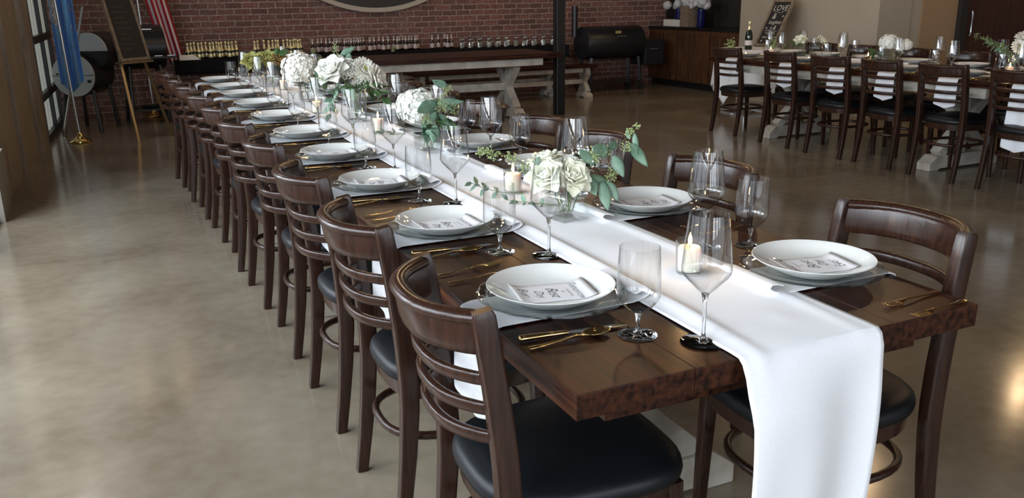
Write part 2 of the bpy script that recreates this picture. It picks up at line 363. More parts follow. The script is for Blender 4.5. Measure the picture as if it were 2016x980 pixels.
w = MB(); lbox(w, 8.5, 8.95, 0, 3.0, .0, .3); lbox(w, 7.0, 7.12, .0, 3, .05, .16); lbox(w, 8.28, 8.34, .0, 1.0, .0, .16)
struct(w, 'trim_2', M['frame_wood'], smooth=False)
w = MB(); lbox(w, 5.35, 5.9, 0, .42, -.03, .35); struct(w, 'trim_3', M['frame_pale'], smooth=False)
w = MB(); lbox(w, -6, 5.9, 3.3, 4.6, .02, .4)
for y in (-5.9, -4.5, -3.0, -1.5, 0, 1.5, 3.0, 4.5): lbox(w, y, y+.12, 0, 3.3, .0, .2)
for z in (0, 1.1, 2.2): lbox(w, -6, 5.35, z, z+.07, .03, .12)
struct(w, 'window_1', M['mullion'], smooth=False)
w = MB()
for y in (8.97, 9.92, 10.72): lbox(w, y, y+.06, 0, 3.0, .0, .08)
for z in (0.0, .42, 1.0, 1.6, 2.2, 2.9): lbox(w, 8.97, 10.78, z, z+.075, -.005, .08)
win = struct(w, 'window_2', M['mullion'], smooth=False)
w = MB(); lbox(w, 9.0, 10.76, .05, 2.95, .04, .05)
for y in (9.25, 9.5, 9.75, 10.1, 10.35): lbox(w, y, y+.02, .05, 2.95, .03, .045)
w.build('pane', M['frost'], win, smooth=False)
# front window wall behind the camera
w = MB().box(-4, 13, -6, -5.8, 3.4, 4.6).box(-4, -1.6, -6, -5.8, 0, 3.4).box(8, 13, -6, -5.8, 0, 3.4)
struct(w, 'wall_front', M['tan'], smooth=False)
w = MB()
for x in (-1.6, 0, 1.6, 3.2, 4.8, 6.4, 7.9): w.box(x, x+.1, -5.2, -5.1, 0, 3.4)
for z in (0, 1.1, 3.3): w.box(-1.6, 8, -5.2, -5.1, z, z+.08)
struct(w, 'window_3', M['mullion'], smooth=False)
# steel post
tag(MB().box(4.275, 4.385, 8.19, 8.30, 0, 4.6).build('steel_post', M['black_metal'], bevel=.006, smooth=False), 'black square steel post rising beyond the end of the trestle table', 'post')
# warm pendant lamps hanging from the ceiling
def mk_pendant(label, cat, group):
    t = thing('pendant_lamp', label, cat, group=group)
    MB().sweep([(0, 0, 1.2), (0, 0, .12)], .006, n=6).build('cord', M['black_metal'], t)
    MB().lathe([(.0, .13), (.02, .13), (.022, .06), (.0, .06)], 12).build('socket', M['brass'], t)
    MB().ball((0, 0, .02), .035, 2).build('bulb', M['bulb'], t)
    return t
k = 0
for (x, y) in [(-.75, 10.3), (-.25, 10.3), (.35, 10.35), (1.6, 6.5), (.6, 2.8), (1.4, .6), (.2, 4.6), (3.0, 4.6), (3.6, 6.6), (5.7, 4.3), (5.8, 1.6), (2.2, -1.5), (7.5, 2.5), (6.6, 7.4), (9.0, 5.0), (2.2, 8.6), (4.9, 8.9)]:  # final pair of bulbs added to brighten the brick and warm the floor
    k += 1
    place(PR, 'pendant', mk_pendant, (x, y, 3.4), 0, 'warm bare bulb on a black cord under the dark ceiling', 'lamp', 'bare bulbs under the ceiling')
    if k in (4, 8, 9, 10, 11, 12, 13, 14, 15, 16, 17):
        l = bpy.data.lights.new('bulb_light', 'POINT'); l.energy = 17; l.color = (1, .68, .38); l.shadow_soft_size = .05
        q = bpy.data.objects.new('bulb_light', l); COL.objects.link(q); q.location = (x, y, 3.32)

# ================================================================== TABLES
def mk_trestle(parent, x0, x1, y, top, s=1.):
    """X-shaped trestle across the table at lengthwise position y"""
    b = .105*s; xc = (x0+x1)/2; z1 = top-.05*s
    t = MB().box(x0+.06, x1-.06, y-b/2, y+b/2, z1-.10*s, z1).build('trestle', M['white_wood'], parent, bevel=.006, smooth=False)
    f = MB(); a, c = x0, x1; hh = .12*s; h2 = .06*s
    pts = [(a, 0), (a+.10, 0), (a+.12, .015), (c-.12, .015), (c-.10, 0), (c, 0), (c, h2), (c-.08, hh), (a+.08, hh), (a, h2)]
    n = len(pts); f.add([(p, y-b/2-.012, z) for p, z in pts]+[(p, y+b/2+.012, z) for p, z in pts], [tuple(range(n)), tuple(range(2*n-1, n-1, -1))]+[(i, (i+1) % n, n+(i+1) % n, n+i) for i in range(n)])
    f.build('foot_beam', M['white_wood'], t, bevel=.005, smooth=False)
    zt = z1-.10*s
    for sg in (-1, 1):
        MB().bar((xc+sg*(x1-x0)*.33, y, .12*s), (xc-sg*(x1-x0)*.33, y, zt), .075*s, .095*s, (0, 1, 0)).build('brace', M['white_wood'], t, bevel=.004, smooth=False)
    MB().box(xc-.035*s, xc+.035*s, y-.03*s, y+.03*s, .12*s, zt).build('post', M['white_wood'], t, bevel=.004, smooth=False)
    return t
def mk_table(label, W, Ln, H=.76, s=1., cat='table', name='banquet_table', tr=(.7, .7), group=None, thick=.05, foot=.1, ap=.09):
    t = thing(name, label, cat, group=group)
    b = MB(); npl = 4 if W > .6 else 2
    for i_ in range(npl):
        x0 = i_*W/npl
        b.box(x0+.0003, x0+W/npl-.0003, 0, Ln, H-thick, H)
    b.build('tabletop', M['table_wood'], t, bevel=.0018, smooth=False)
    for xx in (ap*s, W-ap*s):
        MB().box(xx-.02, xx+.02, .12+ap, Ln-.12-ap, H-thick-.085*s, H-thick).build('apron', M['white_wood'], t, bevel=.003, smooth=False)
    for yy in (tr[0], Ln-tr[1]): mk_trestle(t, foot, W-foot, yy, H-thick+.05*s, s)
    MB().box(.10*s, W-.10*s, .07*s, .11*s, H-thick-.055*s, H-thick).build('end_rail', M['table_wood'], t, smooth=False)
    MB().box(W/2-.03*s, W/2+.03*s, tr[0], Ln-tr[1], H*.42, H*.42+.09*s).build('stretcher', M['white_wood'], t, bevel=.004, smooth=False)
    return t
T1 = mk_table('long dark plank banquet table in front, nearest the camera, corner exposed beside the hanging runner', 1.0, 3.35, ap=.24)
T2 = mk_table('dark plank banquet table butted end to end behind the front one', 1.0, 3.4, tr=(.68, .7), ap=.24); T2.location = (0, 3.36, 0)
T3 = mk_table('dark plank banquet table with white trestle legs before the tan wall', 1.0, 3.42, tr=(.7, .82)); T3.location = (5.17, 3.0, 0)
T4 = mk_table('second dark plank table at the right edge, butted to the one before the tan wall', 1.0, 3.3); T4.location = (5.17, -.32, 0)
T5 = mk_table('bare dark trestle table with whitewashed crossed legs before the brick wall', .98, 2.85, tr=(.48, .48), foot=.12)
T5.location = (4.2, 7.93, 0); T5.rotation_euler = (0, 0, PI/2)
B1 = mk_table('long low whitewashed trestle bench behind the bare trestle table', .34, 2.7, H=.46, s=.7, cat='bench', name='trestle_bench', tr=(.12, .12), thick=.04, foot=.0)
B1.location = (5.62, 9.52, 0); B1.rotation_euler = (0, 0, PI/2)
B2 = mk_table('second low trestle bench between the bottle shelf and the other bench', .34, 2.7, H=.46, s=.7, cat='bench', name='trestle_bench', tr=(.12, .12), thick=.04, foot=.0)
B2.location = (5.25, 9.96, 0); B2.rotation_euler = (0, 0, PI/2)

# ================================================================== CHAIRS
def mk_chair(label, cat, group):
    t = thing('dining_chair', label, cat, group=group); W_ = M['chair_wood']; hx = .192
    def post_y(z):
        return -.045*max(0, 1-z/.42)**1.5 - .046*max(0, (z-.46)/.42)**1.5
    for sg in (-1, 1):
        pts = [(sg*(hx+.006*(1-z/.88)), post_y(z), z) for z in [0, .12, .25, .38, .46, .55, .62, .7, .76, .82, .868, .880]]
        MB().sweep(pts, [.028, .030, .032, .034, .035, .035, .035, .034, .033, .033, .032, .026], [.034, .038, .044, .048, .050, .050, .048, .047, .046, .045, .044, .036], 16, (0, 1, 0), sq=True).build('leg', W_, t, ang=50)
        fl = [(sg*.180, .395, .0), (sg*.177, .39, .2), (sg*.173, .382, .425)]
        MB().sweep(fl, [.027, .033, .038], None, 12, (0, 1, 0), sq=True).build('leg', W_, t, ang=50)
    def rail(z0, z1, depth, bulge, name, taper=0.):
        b = MB(); K = 14; vs = []; n = 12
        for k in range(K+1):
            u = -1+2*k/K; x = u*hx*.97; bo = bulge*(1-abs(u)**2.6)
            zc = (z0+z1)/2; yb = post_y(zc)
            hh = (z1-z0)/2*(1-taper*(1-abs(u)))
            for i_ in range(n):
                a = 2*PI*(i_+.5)/n; q = .5
                ca = math.copysign(abs(math.cos(a))**q, math.cos(a)); sa = math.copysign(abs(math.sin(a))**q, math.sin(a))
                zz = zc+hh*sa; lean = (post_y(zz)-yb)
                vs.append((x, yb+lean-bo+ca*depth/2, zz))
        fs = [(k*n+i_, k*n+(i_+1) % n, (k+1)*n+(i_+1) % n, (k+1)*n+i_) for k in range(K) for i_ in range(n)]
        fs += [tuple(range(n)), tuple(K*n+i_ for i_ in range(n))]
        b.add(vs, fs)
        if name == 'top_rail': b.sweep([(-hx*.97+2*hx*.97*k/K, post_y(z1)-bulge*(1-abs(-1+2*k/K)**2.6)-.002, z1-.009) for k in range(K+1)], .037, .028, 12)
        b.build(name, W_, t, ang=60)
    rail(.788, .874, .030, .092, 'top_rail')
    for z in (.737, .674, .612): rail(z-.0135, z+.0135, .020, .082, 'slat')
    # seat frame and cushion
    def outline(k, s=1., n=40, off=0.):
        o = []
        for i_ in range(n):
            a = 2*PI*i_/n; ca, sa = math.cos(a), math.sin(a); q = .62
            x = math.copysign(abs(ca)**q, ca)*(.218+.022*sa)*s; y = .205+math.copysign(abs(sa)**q, sa)*.235*s
            o.append((x, y, k))
        return o
    def ring_solid(levels, mb, n=40):
        vs = []
        for z, s in levels: vs += outline(z, s)
        fs = [(k*n+i_, k*n+(i_+1) % n, (k+1)*n+(i_+1) % n, (k+1)*n+i_) for k in range(len(levels)-1) for i_ in range(n)]
        fs += [tuple(reversed(range(n))), tuple((len(levels)-1)*n+i_ for i_ in range(n))]
        return mb.add(vs, fs)
    ring_solid([(.385, .90), (.385, .93), (.43, .95), (.43, .9)], MB()).build('seat_frame', W_, t, ang=40)
    ring_solid([(.43, .96), (.434, .99), (.448, 1.0), (.463, .985), (.474, .93), (.481, .80), (.486, .55), (.488, .2)], MB()).build('seat', M['vinyl'], t, ang=70)
    b = MB(); P = []
    for i_ in range(36):
        a = 2*PI*i_/36; q = .75; ca, sa = math.cos(a), math.sin(a)
        P.append((math.copysign(abs(ca)**q, ca)*.174, .18+math.copysign(abs(sa)**q, sa)*.21, .27))
    b.loop(P, .022, .024).build('ring_stretcher', W_, t, ang=60)
    return t
ORD = ['nearest', 'second', 'third', 'fourth', 'fifth', 'sixth', 'seventh', 'eighth', 'ninth', 'tenth', 'eleventh']
def where(k, side): return f'{ORD[k]} from the near end, {side}'
rng = random.Random(3)
LC = [.35, 1.0, 1.67, 2.37, 3.03, 3.69, 4.34, 4.99, 5.58, 6.15]; LO = [0, 0, 0, .0, -.02, -.03, -.05, -.07, -.1, -.13]
LR = [-3, 0, 1, -1, 2, -3, 2, 0, -2, 3]
for k, y in enumerate(LC):
    place(PR, 'chair', mk_chair, (-.050+LO[k], y, 0), -PI/2+math.radians(LR[k]), f'dark wooden ladder-back chair, {where(k, "window side of front tables")}', 'chair', 'chairs along the window side of the front tables')
RC = [.32, 1.09, 1.78, 2.33, 3.0, 3.67, 4.34, 5.0, 5.6, 6.2]
for k, y in enumerate(RC):
    place(PR, 'chair', mk_chair, (1.065, y, 0), PI/2+math.radians([-2, 3, -2, 2, 0, 2, -2, 1, 0, 2][k]), f'dark wooden ladder-back chair, {where(k, "post side of front tables")}', 'chair', 'chairs along the post side of the front tables')
RL = [2.83, 3.45, 4.04, 4.58, 5.22, 6.02]
for k, y in enumerate(RL):
    place(PR, 'chair', mk_chair, (5.10+rng.uniform(-.02, .02), y, 0), -PI/2+math.radians(rng.uniform(-4, 4)), f'dark ladder-back chair, {ORD[k]} from the right edge, near side of tan-wall table', 'chair', 'chairs along the near side of the tan-wall table')
for k, y in enumerate([3.0, 3.6, 4.2, 4.8, 5.4, 6.0]):
    place(PR, 'chair', mk_chair, (6.27, y, 0), PI/2+math.radians(rng.uniform(-5, 5)), f'dark ladder-back chair, {ORD[k]} from the right edge, wall side of tan-wall table', 'chair', 'chairs along the wall side of the tan-wall table')

# ================================================================== TABLEWARE
def bowl_profile(pts, th=.0013):
    """outer profile list (r,z) from bottom to rim; returns closed outer+inner"""
    inner = [(max(r-th, .0), z+(th*1.6 if k == 0 else th*.4)) for k, (r, z) in enumerate(pts)]
    inner[-1] = (pts[-1][0]-th, pts[-1][1]); return pts+inner[::-1]
def mk_glass(kind):
    def f(label, cat, group):
        if kind == 'wine':
            t = thing('wine_glass', label, cat, group=group); fr, zs, bp_ = .045, .100, [(.0, .100), (.006, .1005), (.014, .107), (.030, .124), (.044, .139), (.0485, .146), (.049, .152), (.047, .175), (.0435, .21), (.0395, .245), (.0375, .262)]
        else:
            t = thing('water_goblet', label, cat, group=group); fr, zs, bp_ = .040, .048, [(.0, .048), (.008, .0485), (.018, .054), (.030, .064), (.040, .076), (.0435, .084), (.0442, .092), (.0440, .115), (.0425, .150), (.0405, .186)]
        MB().lathe(bowl_profile(bp_), 32).build('bowl', M['glass'], t, ang=60)
        MB().lathe([(.0, zs+.002), (.008, zs+.0015), (.0055, zs-.008), (.0038, zs-.02), (.0036, .02), (.0055, .012), (.009, .007), (.0, .007)], 14).build('stem', M['solid_glass'], t, ang=60)
        MB().lathe([(.0, .0078), (.010, .0065), (.022, .004), (fr-.002, .0022), (fr, .0014), (fr-.001, .0004), (.0, .0004)], 36).build('foot', M['solid_glass'], t, ang=60)
        return t
    return f
def mk_plate(label, cat, group):
    prof = [(.0, .008), (.06, .008), (.085, .0095), (.105, .0145), (.125, .0235), (.139, .0325), (.1425, .0335), (.1435, .0325), (.140, .0295), (.122, .0180), (.098, .0075), (.088, .001), (.080, .001), (.078, .005), (.0, .0055)]
    return tag(MB().lathe(prof, 64).build('dinner_plate', M['porcelain'], ang=50), label, cat, group)
def mk_charger(label, cat, group):
    rf = lambda a, k: 1+(.010*math.cos(18*a) if k in (4, 5, 6) else 0)
    prof = [(.0, .006), (.092, .006), (.108, .008), (.132, .016), (.166, .0205), (.1695, .0185), (.167, .0165), (.132, .011), (.108, .003), (.092, .0008), (.0, .0008)]
    return tag(MB().lathe(prof, 108, rf=rf).build('charger_plate', M['charger_glass'], ang=50), label, cat, group)
def mk_card(label, cat, group):
    """card seen by the sitter: local +y away from sitter"""
    t = thing('menu_card', label, cat, group=group)
    zf = lambda y: .0012+6.2*max(0, abs(y)-.048)**2
    def fn(u, v):
        x, y = (u-.5)*.118, (v-.5)*.175; return (x, y, zf(y))
    MB().grid(fn, 6, 16).build('card', M['card'], t, solid=.0006)
    mb = text_mb([('Tomorrow', .025, .002, .050, .5), ('is going to be', .009, .012, .036, .3), ('the', .010, .002, .023, .4), ('Best', .036, .002, -.008, .5), ('Day', .029, .006, -.038, .5), ('Ever', .030, -.010, -.070, .5)])
    mb.v = [(x*.98, y, zf(y)+.0009) for x, y, z in mb.v]
    mb.build('lettering', M['ink'], t, smooth=False)
    return t
def mk_napkin(long=.2):
    def f(label, cat, group):
        # local: x along the table edge, y from the edge inwards (edge at y=0), z=0 at table top; hangs at y<0
        path = [(-.020, -long), (-.019, -long*.7), (-.017, -long*.4), (-.015, -.06), (-.012, -.02), (-.006, -.002), (.012, .004)]
        path += [(.05+.055*i_, .004) for i_ in range(6)] + [(.345, .006), (.365, .012), (.378, .021), (.372, .029), (.355, .028), (.335, .022)]
        K = len(path)-1
        def fn(u, v):
            q = v*K; a = min(int(q), K-1); r = q-a; y = path[a][0]*(1-r)+path[a+1][0]*r; z = path[a][1]*(1-r)+path[a+1][1]*r
            w_ = .088*(1+.10*max(0, -z/.2)); x = (u-.5)*2*w_ + (.02 if z < 0 else 0)*0
            if z < 0: y += -.006*math.sin(u*9+1.3)*min(1, -z/.08)-.003; z += -.03*(1-abs(2*u-1))*(v < .08)
            else: z += .0012*math.sin(u*7)*0
            return (x, y, z+.002)
        return tag(MB().grid(fn, 16, K*3).build('linen_napkin', M['linen'], solid=.004, sub=1), label, cat, group)
    return f
def mk_spoon(label, cat, group):
    b = MB(); b.sweep([(0, 0, .004), (.012, 0, .0045), (.03, 0, .004), (.07, 0, .006), (.105, 0, .010), (.118, 0, .0095), (.125, 0, .008)], [.010, .013, .010, .0055, .0045, .006, .010], [.003, .004, .0032, .003, .003, .0025, .002], 10)
    def fn(u, v):
        a = 2*PI*u; r = v; x = .155+.033*r*math.cos(a); y = .0195*r*math.sin(a)*(1+.12*math.cos(a)); return (x, y, .0015+.0085*r**2.2)
    b.grid(fn, 24, 6)
    return tag(b.build('spoon', M['gold'], ang=80, solid=.0008), label, cat, group)
def mk_fork(label, cat, group):
    b = MB(); b.sweep([(0, 0, .004), (.010, 0, .0045), (.03, 0, .004), (.07, 0, .005), (.115, 0, .009), (.128, 0, .0075), (.140, 0, .005)], [.010, .014, .010, .0058, .0048, .012, .023], [.003, .004, .003, .003, .003, .0022, .0018], 10)
    for j in range(4):
        yy = -.0092+j*.00613; b.sweep([(.137, yy, .0052), (.155, yy, .0045), (.175, yy, .0065), (.188, yy*.9, .0095)], [.004, .0034, .003, .0015], .0018, 6)
    return tag(b.build('fork', M['gold'], ang=60), label, cat, group)
def mk_knife(label, cat, group):
    t = thing('table_knife', label, cat, group=group)
    MB().sweep([(0, 0, .008), (.003, 0, .008), (.008, 0, .008), (.02, 0, .008), (.06, 0, .0078), (.095, 0, .0072), (.105, 0, .0068)], [.011, .0185, .0165, .0165, .0145, .012, .010], [.009, .014, .0125, .0125, .011, .009, .006], 14).build('knife_handle', M['gold'], t, ang=60)
    MB().sweep([(.103, 0, .0066), (.12, .001, .006), (.16, .002, .005), (.20, .002, .0045), (.225, .000, .004), (.238, -.004, .004)], [.007, .014, .018, .019, .015, .003], [.004, .0022, .0018, .0018, .0015, .001], 8).build('blade', M['steel'], t, ang=60)
    return t
def setting(ex, d, y, k, side, grp, gx=(.24, .335), gy=(-.24, -.33), nap='n', glass=True):
    """ex: table edge x, d: +1 when the sitter looks along +x"""
    wh = where(k, side); T = .76; rs = -PI/2 if d > 0 else PI/2; r = rng
    jx, jy = r.uniform(-.006, .006), r.uniform(-.008, .008)
    X = lambda a: ex+d*a
    Y = lambda b: y+d*b
    place(PR, 'nap'+nap, mk_napkin(.2 if nap == 'n' else .45), (X(0), Y(0), T), rs, f'folded white linen napkin, {wh}', 'napkin', 'napkins on '+grp)
    place(PR, 'charger', mk_charger, (X(.176)+jx, y+jy, T+.0095), r.uniform(0, 3), f'smoky glass charger plate, {wh}', 'charger plate', 'glass chargers on '+grp)
    place(PR, 'plate', mk_plate, (X(.172)+jx, y+jy, T+.0165), 0, f'white dinner plate, {wh}', 'plate', 'white plates on '+grp)
    place(PR, 'card', mk_card, (X(.174)+jx, y+jy, T+.0252), rs+math.radians(r.uniform(-12, 3)), f'white lettered menu card on plate, {wh}', 'menu card', 'menu cards on '+grp)
    rc = 0 if d > 0 else PI
    place(PR, 'fork', mk_fork, (X(-.0+.012), Y(.295), T+.0005), rc+math.radians(r.uniform(3, 12)), f'gold dinner fork, outer one, {wh}', 'fork', 'gold forks on '+grp)
    place(PR, 'fork', mk_fork, (X(.014), Y(.228), T+.0005), rc+math.radians(r.uniform(2, 8)), f'gold salad fork beside the charger, {wh}', 'fork', 'gold forks on '+grp)
    place(PR, 'knife', mk_knife, (X(.012), Y(-.168), T+.0005), rc+math.radians(r.uniform(-7, -2)), f'gold-handled table knife, {wh}', 'knife', 'gold knives on '+grp)
    place(PR, 'spoon', mk_spoon, (X(.012), Y(-.212), T+.0003), rc+math.radians(r.uniform(3, 9)), f'gold spoon beside the knife, {wh}', 'spoon', 'gold spoons on '+grp)
    if glass:
        place(PR, 'water', mk_glass('water'), (X(gx[0])+r.uniform(-.004, .004), Y(gy[0]), T+.0003), r.uniform(0, 6), f'short-stemmed water goblet, {wh}', 'water glass', 'water goblets on '+grp)
        place(PR, 'wine', mk_glass('wine'), (X(gx[1])+r.uniform(-.004, .004), Y(gy[1]), T+.0003), r.uniform(0, 6), f'tall stemmed wine glass, {wh}', 'wine glass', 'wine glasses on '+grp)
LP = [.425, 1.09, 1.76, 2.42, 3.05, 3.75, 4.42, 5.05, 5.62, 6.28]
for k, y in enumerate(LP): setting(0, 1, y, k, 'window side of front tables', 'the front tables')
RP = [.32, 1.05, 1.77, 2.36, 3.03, 3.72, 4.40, 5.02, 5.62, 6.25]
for k, y in enumerate(RP): setting(1.0, -1, y, k, 'post side of front tables', 'the front tables', gx=(.14, .25), gy=(-.27, -.32))
for k, y in enumerate(RL): setting(5.17, 1, y+.03, k, 'near side of tan-wall table', 'the tan-wall table', nap='l' if k == 0 else 'n')
for k, y in enumerate([3.35, 3.95, 4.5, 5.05, 5.6, 6.1]): setting(6.17, -1, y, k, 'wall side of tan-wall table', 'the tan-wall table', gx=(.14, .25), gy=(-.22, -.27))

# table runners
def runner(x0, x1, y0, y1, zt, drop, label):
    # arc-length path over the near edge
    path = [(y0-.028, zt-drop), (y0-.026, zt-drop*.5), (y0-.024, zt-.10), (y0-.022, zt-.03), (y0-.014, zt-.006), (y0-.003, zt+.003), (y0+.02, zt+.004)]
    n2 = 60; path += [(y0+.02+(y1-y0-.04)*(i_+1)/n2, zt+.004) for i_ in range(n2)]
    path += [(y1+.003, zt+.003), (y1+.014, zt-.006), (y1+.022, zt-.03), (y1+.026, zt-.15)]
    dense = [path[0]]
    for a, b in zip(path, path[1:]):
        L_ = math.hypot(b[0]-a[0], b[1]-a[1]); c_ = max(1, int(L_/.03))
        for j in range(c_): dense.append((a[0]+(b[0]-a[0])*(j+1)/c_, a[1]+(b[1]-a[1])*(j+1)/c_))
    K = len(dense)-1
    def fn(u, v):
        yy, zz = dense[round(v*K)]; x = x0+(x1-x0)*u; hang = max(0, min(1, (zt-zz)/.12)) if yy < y0+.05 else 0
        if hang > 0 or yy < y0+.02:
            q = (zt-zz)/max(drop, .01)
            yy -= hang*(.018*math.sin(u*5.2+.4)+.013*math.sin(u*11+2)*q+.012)
            x += hang*(.012*math.sin(q*5)+ (.5-u)*.02*q)
        on = 1-hang
        zz += on*(.013*math.exp(-((u-.13)/.055)**2)+.006*math.exp(-((u-.86-.03*math.sin(yy*2))/.05)**2)+.0025*(1+math.sin(yy*7+u*6))*math.exp(-((u-.5)/.3)**2))*min(1, abs(yy-y0)*3+.3)
        x += on*.006*math.sin(yy*2.3+u)
        # small crumple just above the near edge
        dd = yy-y0-.13-.18*(.62-u); zz += .006*math.exp(-(dd/.022)**2-((u-.58)/.13)**2)*on
        return (x, yy, zz)
    return tag(MB().grid(fn, 34, K).build('table_runner', M['linen'], solid=.0015), label, 'table runner')
runner(.345, .695, 0, 6.76, .7600, .62, 'long white linen runner down the front tables, hanging over the near end')
runner(5.50, 5.84, 3.0, 6.42, .7600, .12, 'white linen runner along the table before the tan wall')

# candles
def mk_candle(label, cat, group):
    t = thing('votive_candle', label, cat, group=group)
    MB().lathe([(.0, .001), (.028, .001), (.031, .004), (.034, .085), (.0325, .085), (.0295, .009), (.0, .008)], 28).build('glass_cup', M['glass'], t, ang=50)
    MB().lathe([(.0, .0095), (.026, .0095), (.0265, .012), (.027, .064), (.024, .068), (.012, .0655), (.0, .066)], 24).build('candle', M['wax'], t, ang=50)
    MB().sweep([(0, 0, .066), (0, 0, .074)], .002, n=5).build('wick', M['ink'], t)
    MB().lathe([(.0, .071), (.004, .076), (.0052, .083), (.0035, .093), (.0, .104)], 12).build('flame', M['flame'], t)
    return t
for k, (x, y, l_) in enumerate([(.56, .45, 'lit votive candle nearest the camera, behind the tall wine glass'), (.56, 1.46, 'lit votive candle beside the square vase of cream roses'), (.545, 3.03, 'lit votive candle standing before the tallest mixed bouquet'), (.44, 3.94, 'lit votive candle left of the mixed bouquet, far along the runner'),
        (.52, 5.4, 'lit votive candle near the distant end of the runner'), (5.62, 3.32, 'lit votive candle at the right edge on the tan-wall table'), (5.66, 4.75, 'lit votive candle beside the white hydrangea on the tan-wall table'), (5.62, 6.0, 'lit votive candle at the champagne end of the tan-wall table')]):
    place(PR, 'candle', mk_candle, (x, y, .7670), 0, l_, 'candle', 'votive candles')
    q = bpy.data.lights.new('candle_light', 'POINT'); q.energy = .35; q.color = (1, .6, .25); q.shadow_soft_size = .012
    qo = bpy.data.objects.new('candle_light', q); COL.objects.link(qo); qo.location = (x, y, .885)

# ================================================================== FLOWERS
def rotm(d, spin=0):
    return Vector(d).normalized().to_track_quat('Z', 'Y').to_matrix().to_4x4() @ Matrix.Rotation(spin, 4, 'Z')
def petal(mb, X, w, h, cup, curl, mi=0, nu=5, nv=5, point=0.):
    def fn(u, v):
        s = math.sin(PI*min(1, (.12+.88*v)**.75*(.93+.0*point)))**.7 if v < 1 else .25*(1-point)
        s = max(s, .12); x = (u-.5)*w*s; z = h*v; y = cup*(1-(2*u-1)**2*.8)*-1*math.sin(v*PI*.6) + curl*v**3
        return X @ Vector((x, y, z))
    mb.grid(fn, nu, nv, mi)
def rose_head(r, rn):
    mb = MB()
    for ring, (n, tilt, sz, off) in enumerate([(3, .05, .55, .10), (4, .18, .7, .2), (5, .42, .85, .3), (6, .72, .98, .38), (6, 1.02, 1.05, .42)]):
        for i_ in range(n):
            a = 2*PI*i_/n+ring*.7+rn.uniform(-.1, .1)
            X = Matrix.Rotation(a, 4, 'Z') @ Matrix.Translation((0, r*off*.6, r*(.12-.03*ring))) @ Matrix.Rotation(-tilt, 4, 'X')
            petal(mb, X, r*1.5*sz, r*1.25*sz, r*.28*-1, r*(.05+.10*ring), 0)
    mb.ball((0, 0, r*.25), r*.35, 2, 0, (1, 1, 1.6))
    return mb
def add_stem(t, a, b, rad=.0022, bend=(0, 0, 0), m_='stem', name='stem'):
    a, b = Vector(a), Vector(b); pts = [a.lerp(b, i_/6)+Vector(bend)*math.sin(PI*i_/6) for i_ in range(7)]
    return MB().sweep(pts, rad*2, n=6).build(name, M[m_], t)
def rose(loc, base, d, r, pm, label, group='roses in the vases', cat='flower'):
    rn = random.Random(hash(label) % 1000 if False else len(label)*7+int(r*1e4)); t = thing('rose', label, cat, base, group=group); v = Vector(loc)-Vector(base)
    h = rose_head(r, rn); h.xf(Matrix.Translation(v) @ rotm(d)); h.build('bloom', M[pm], t, solid=.0006, ang=80)
    add_stem(t, (0, 0, .0), v-Vector(d).normalized()*r*.1)
    return t
def hydrangea(loc, base, r, label, pm='white_petal', sc=(1, 1, .8), group='hydrangea heads'):
    rn = random.Random(len(label)); t = thing('hydrangea', label, 'flower', base, group=group); v = Vector(loc)-Vector(base); mb = MB()
    mb.ball(v, r*.82, 2, 0, sc); n = 330
    for i_ in range(n):
        z = 1-2*(i_+.5)/n*.88; ph = i_*2.39996; rr = math.sqrt(max(0, 1-z*z)); d = Vector((rr*math.cos(ph), rr*math.sin(ph), z)); 
        c = v+Vector((d.x*sc[0], d.y*sc[1], d.z*sc[2]))*r*rn.uniform(.86, 1.02); X0 = Matrix.Translation(c) @ rotm(d+Vector((rn.uniform(-.3, .3), rn.uniform(-.3, .3), rn.uniform(-.2, .3))), rn.uniform(0, 6))
        s = r*.135*rn.uniform(.85, 1.15)
        for q in range(4):
            X = X0 @ Matrix.Rotation(q*PI/2, 4, 'Z'); w_ = s*.62
            mb.add([X @ Vector(p) for p in [(0, 0, 0), (w_*.7, s*.35, .18*s), (w_*.75, s*.8, .28*s), (0, s*1.05, .2*s), (-w_*.75, s*.8, .28*s), (-w_*.7, s*.35, .18*s)]], [(0, 1, 2, 3), (0, 3, 4, 5)])
    mb.build('bloom', M[pm], t, ang=80); add_stem(t, (0, 0, 0), v, .003); return t
def dahlia(loc, base, d, r, label):
    rn = random.Random(5); t = thing('chrysanthemum', label, 'flower', base); v = Vector(loc)-Vector(base); mb = MB(); X0 = Matrix.Translation(v) @ rotm(d)
    for ring, (n, tilt, s) in enumerate([(12, .35, .55), (14, .7, .75), (16, 1.0, .95), (18, 1.3, 1.05), (18, 1.6, 1.05)]):
        for i_ in range(n):
            a = 2*PI*i_/n+ring*.3+rn.uniform(-.05, .05); X = X0 @ Matrix.Rotation(a, 4, 'Z') @ Matrix.Translation((0, r*.12, 0)) @ Matrix.Rotation(-tilt+rn.uniform(-.1, .1), 4, 'X')
            petal(mb, X, r*.34, r*.9*s, -r*.06, -r*.04, 0, 3, 5)
    mb.build('bloom', M['white_petal2'], t, solid=.0005, ang=80)
    c = MB(); 
    for i_ in range(40):
        rr = r*.2*math.sqrt(i_/40); c.ball(X0 @ Vector((rr*math.cos(i_*2.4), rr*math.sin(i_*2.4), r*.22)), r*.035)
    c.build('flower_centre', M['yellow'], t); add_stem(t, (0, 0, 0), v, .003); return t
def leaf(mb, X, ln, w, mi=0, fold=.12):
    def fn(u, v):
        s = math.sin(PI*(.03+.94*v)**.85); x = (u-.5)*w*s; return X @ Vector((x, -fold*ln*v*v, ln*v)+() if False else (x, -fold*ln*v*v+abs(u-.5)*w*.25*s, ln*v))
    mb.grid(fn, 4, 8, mi)
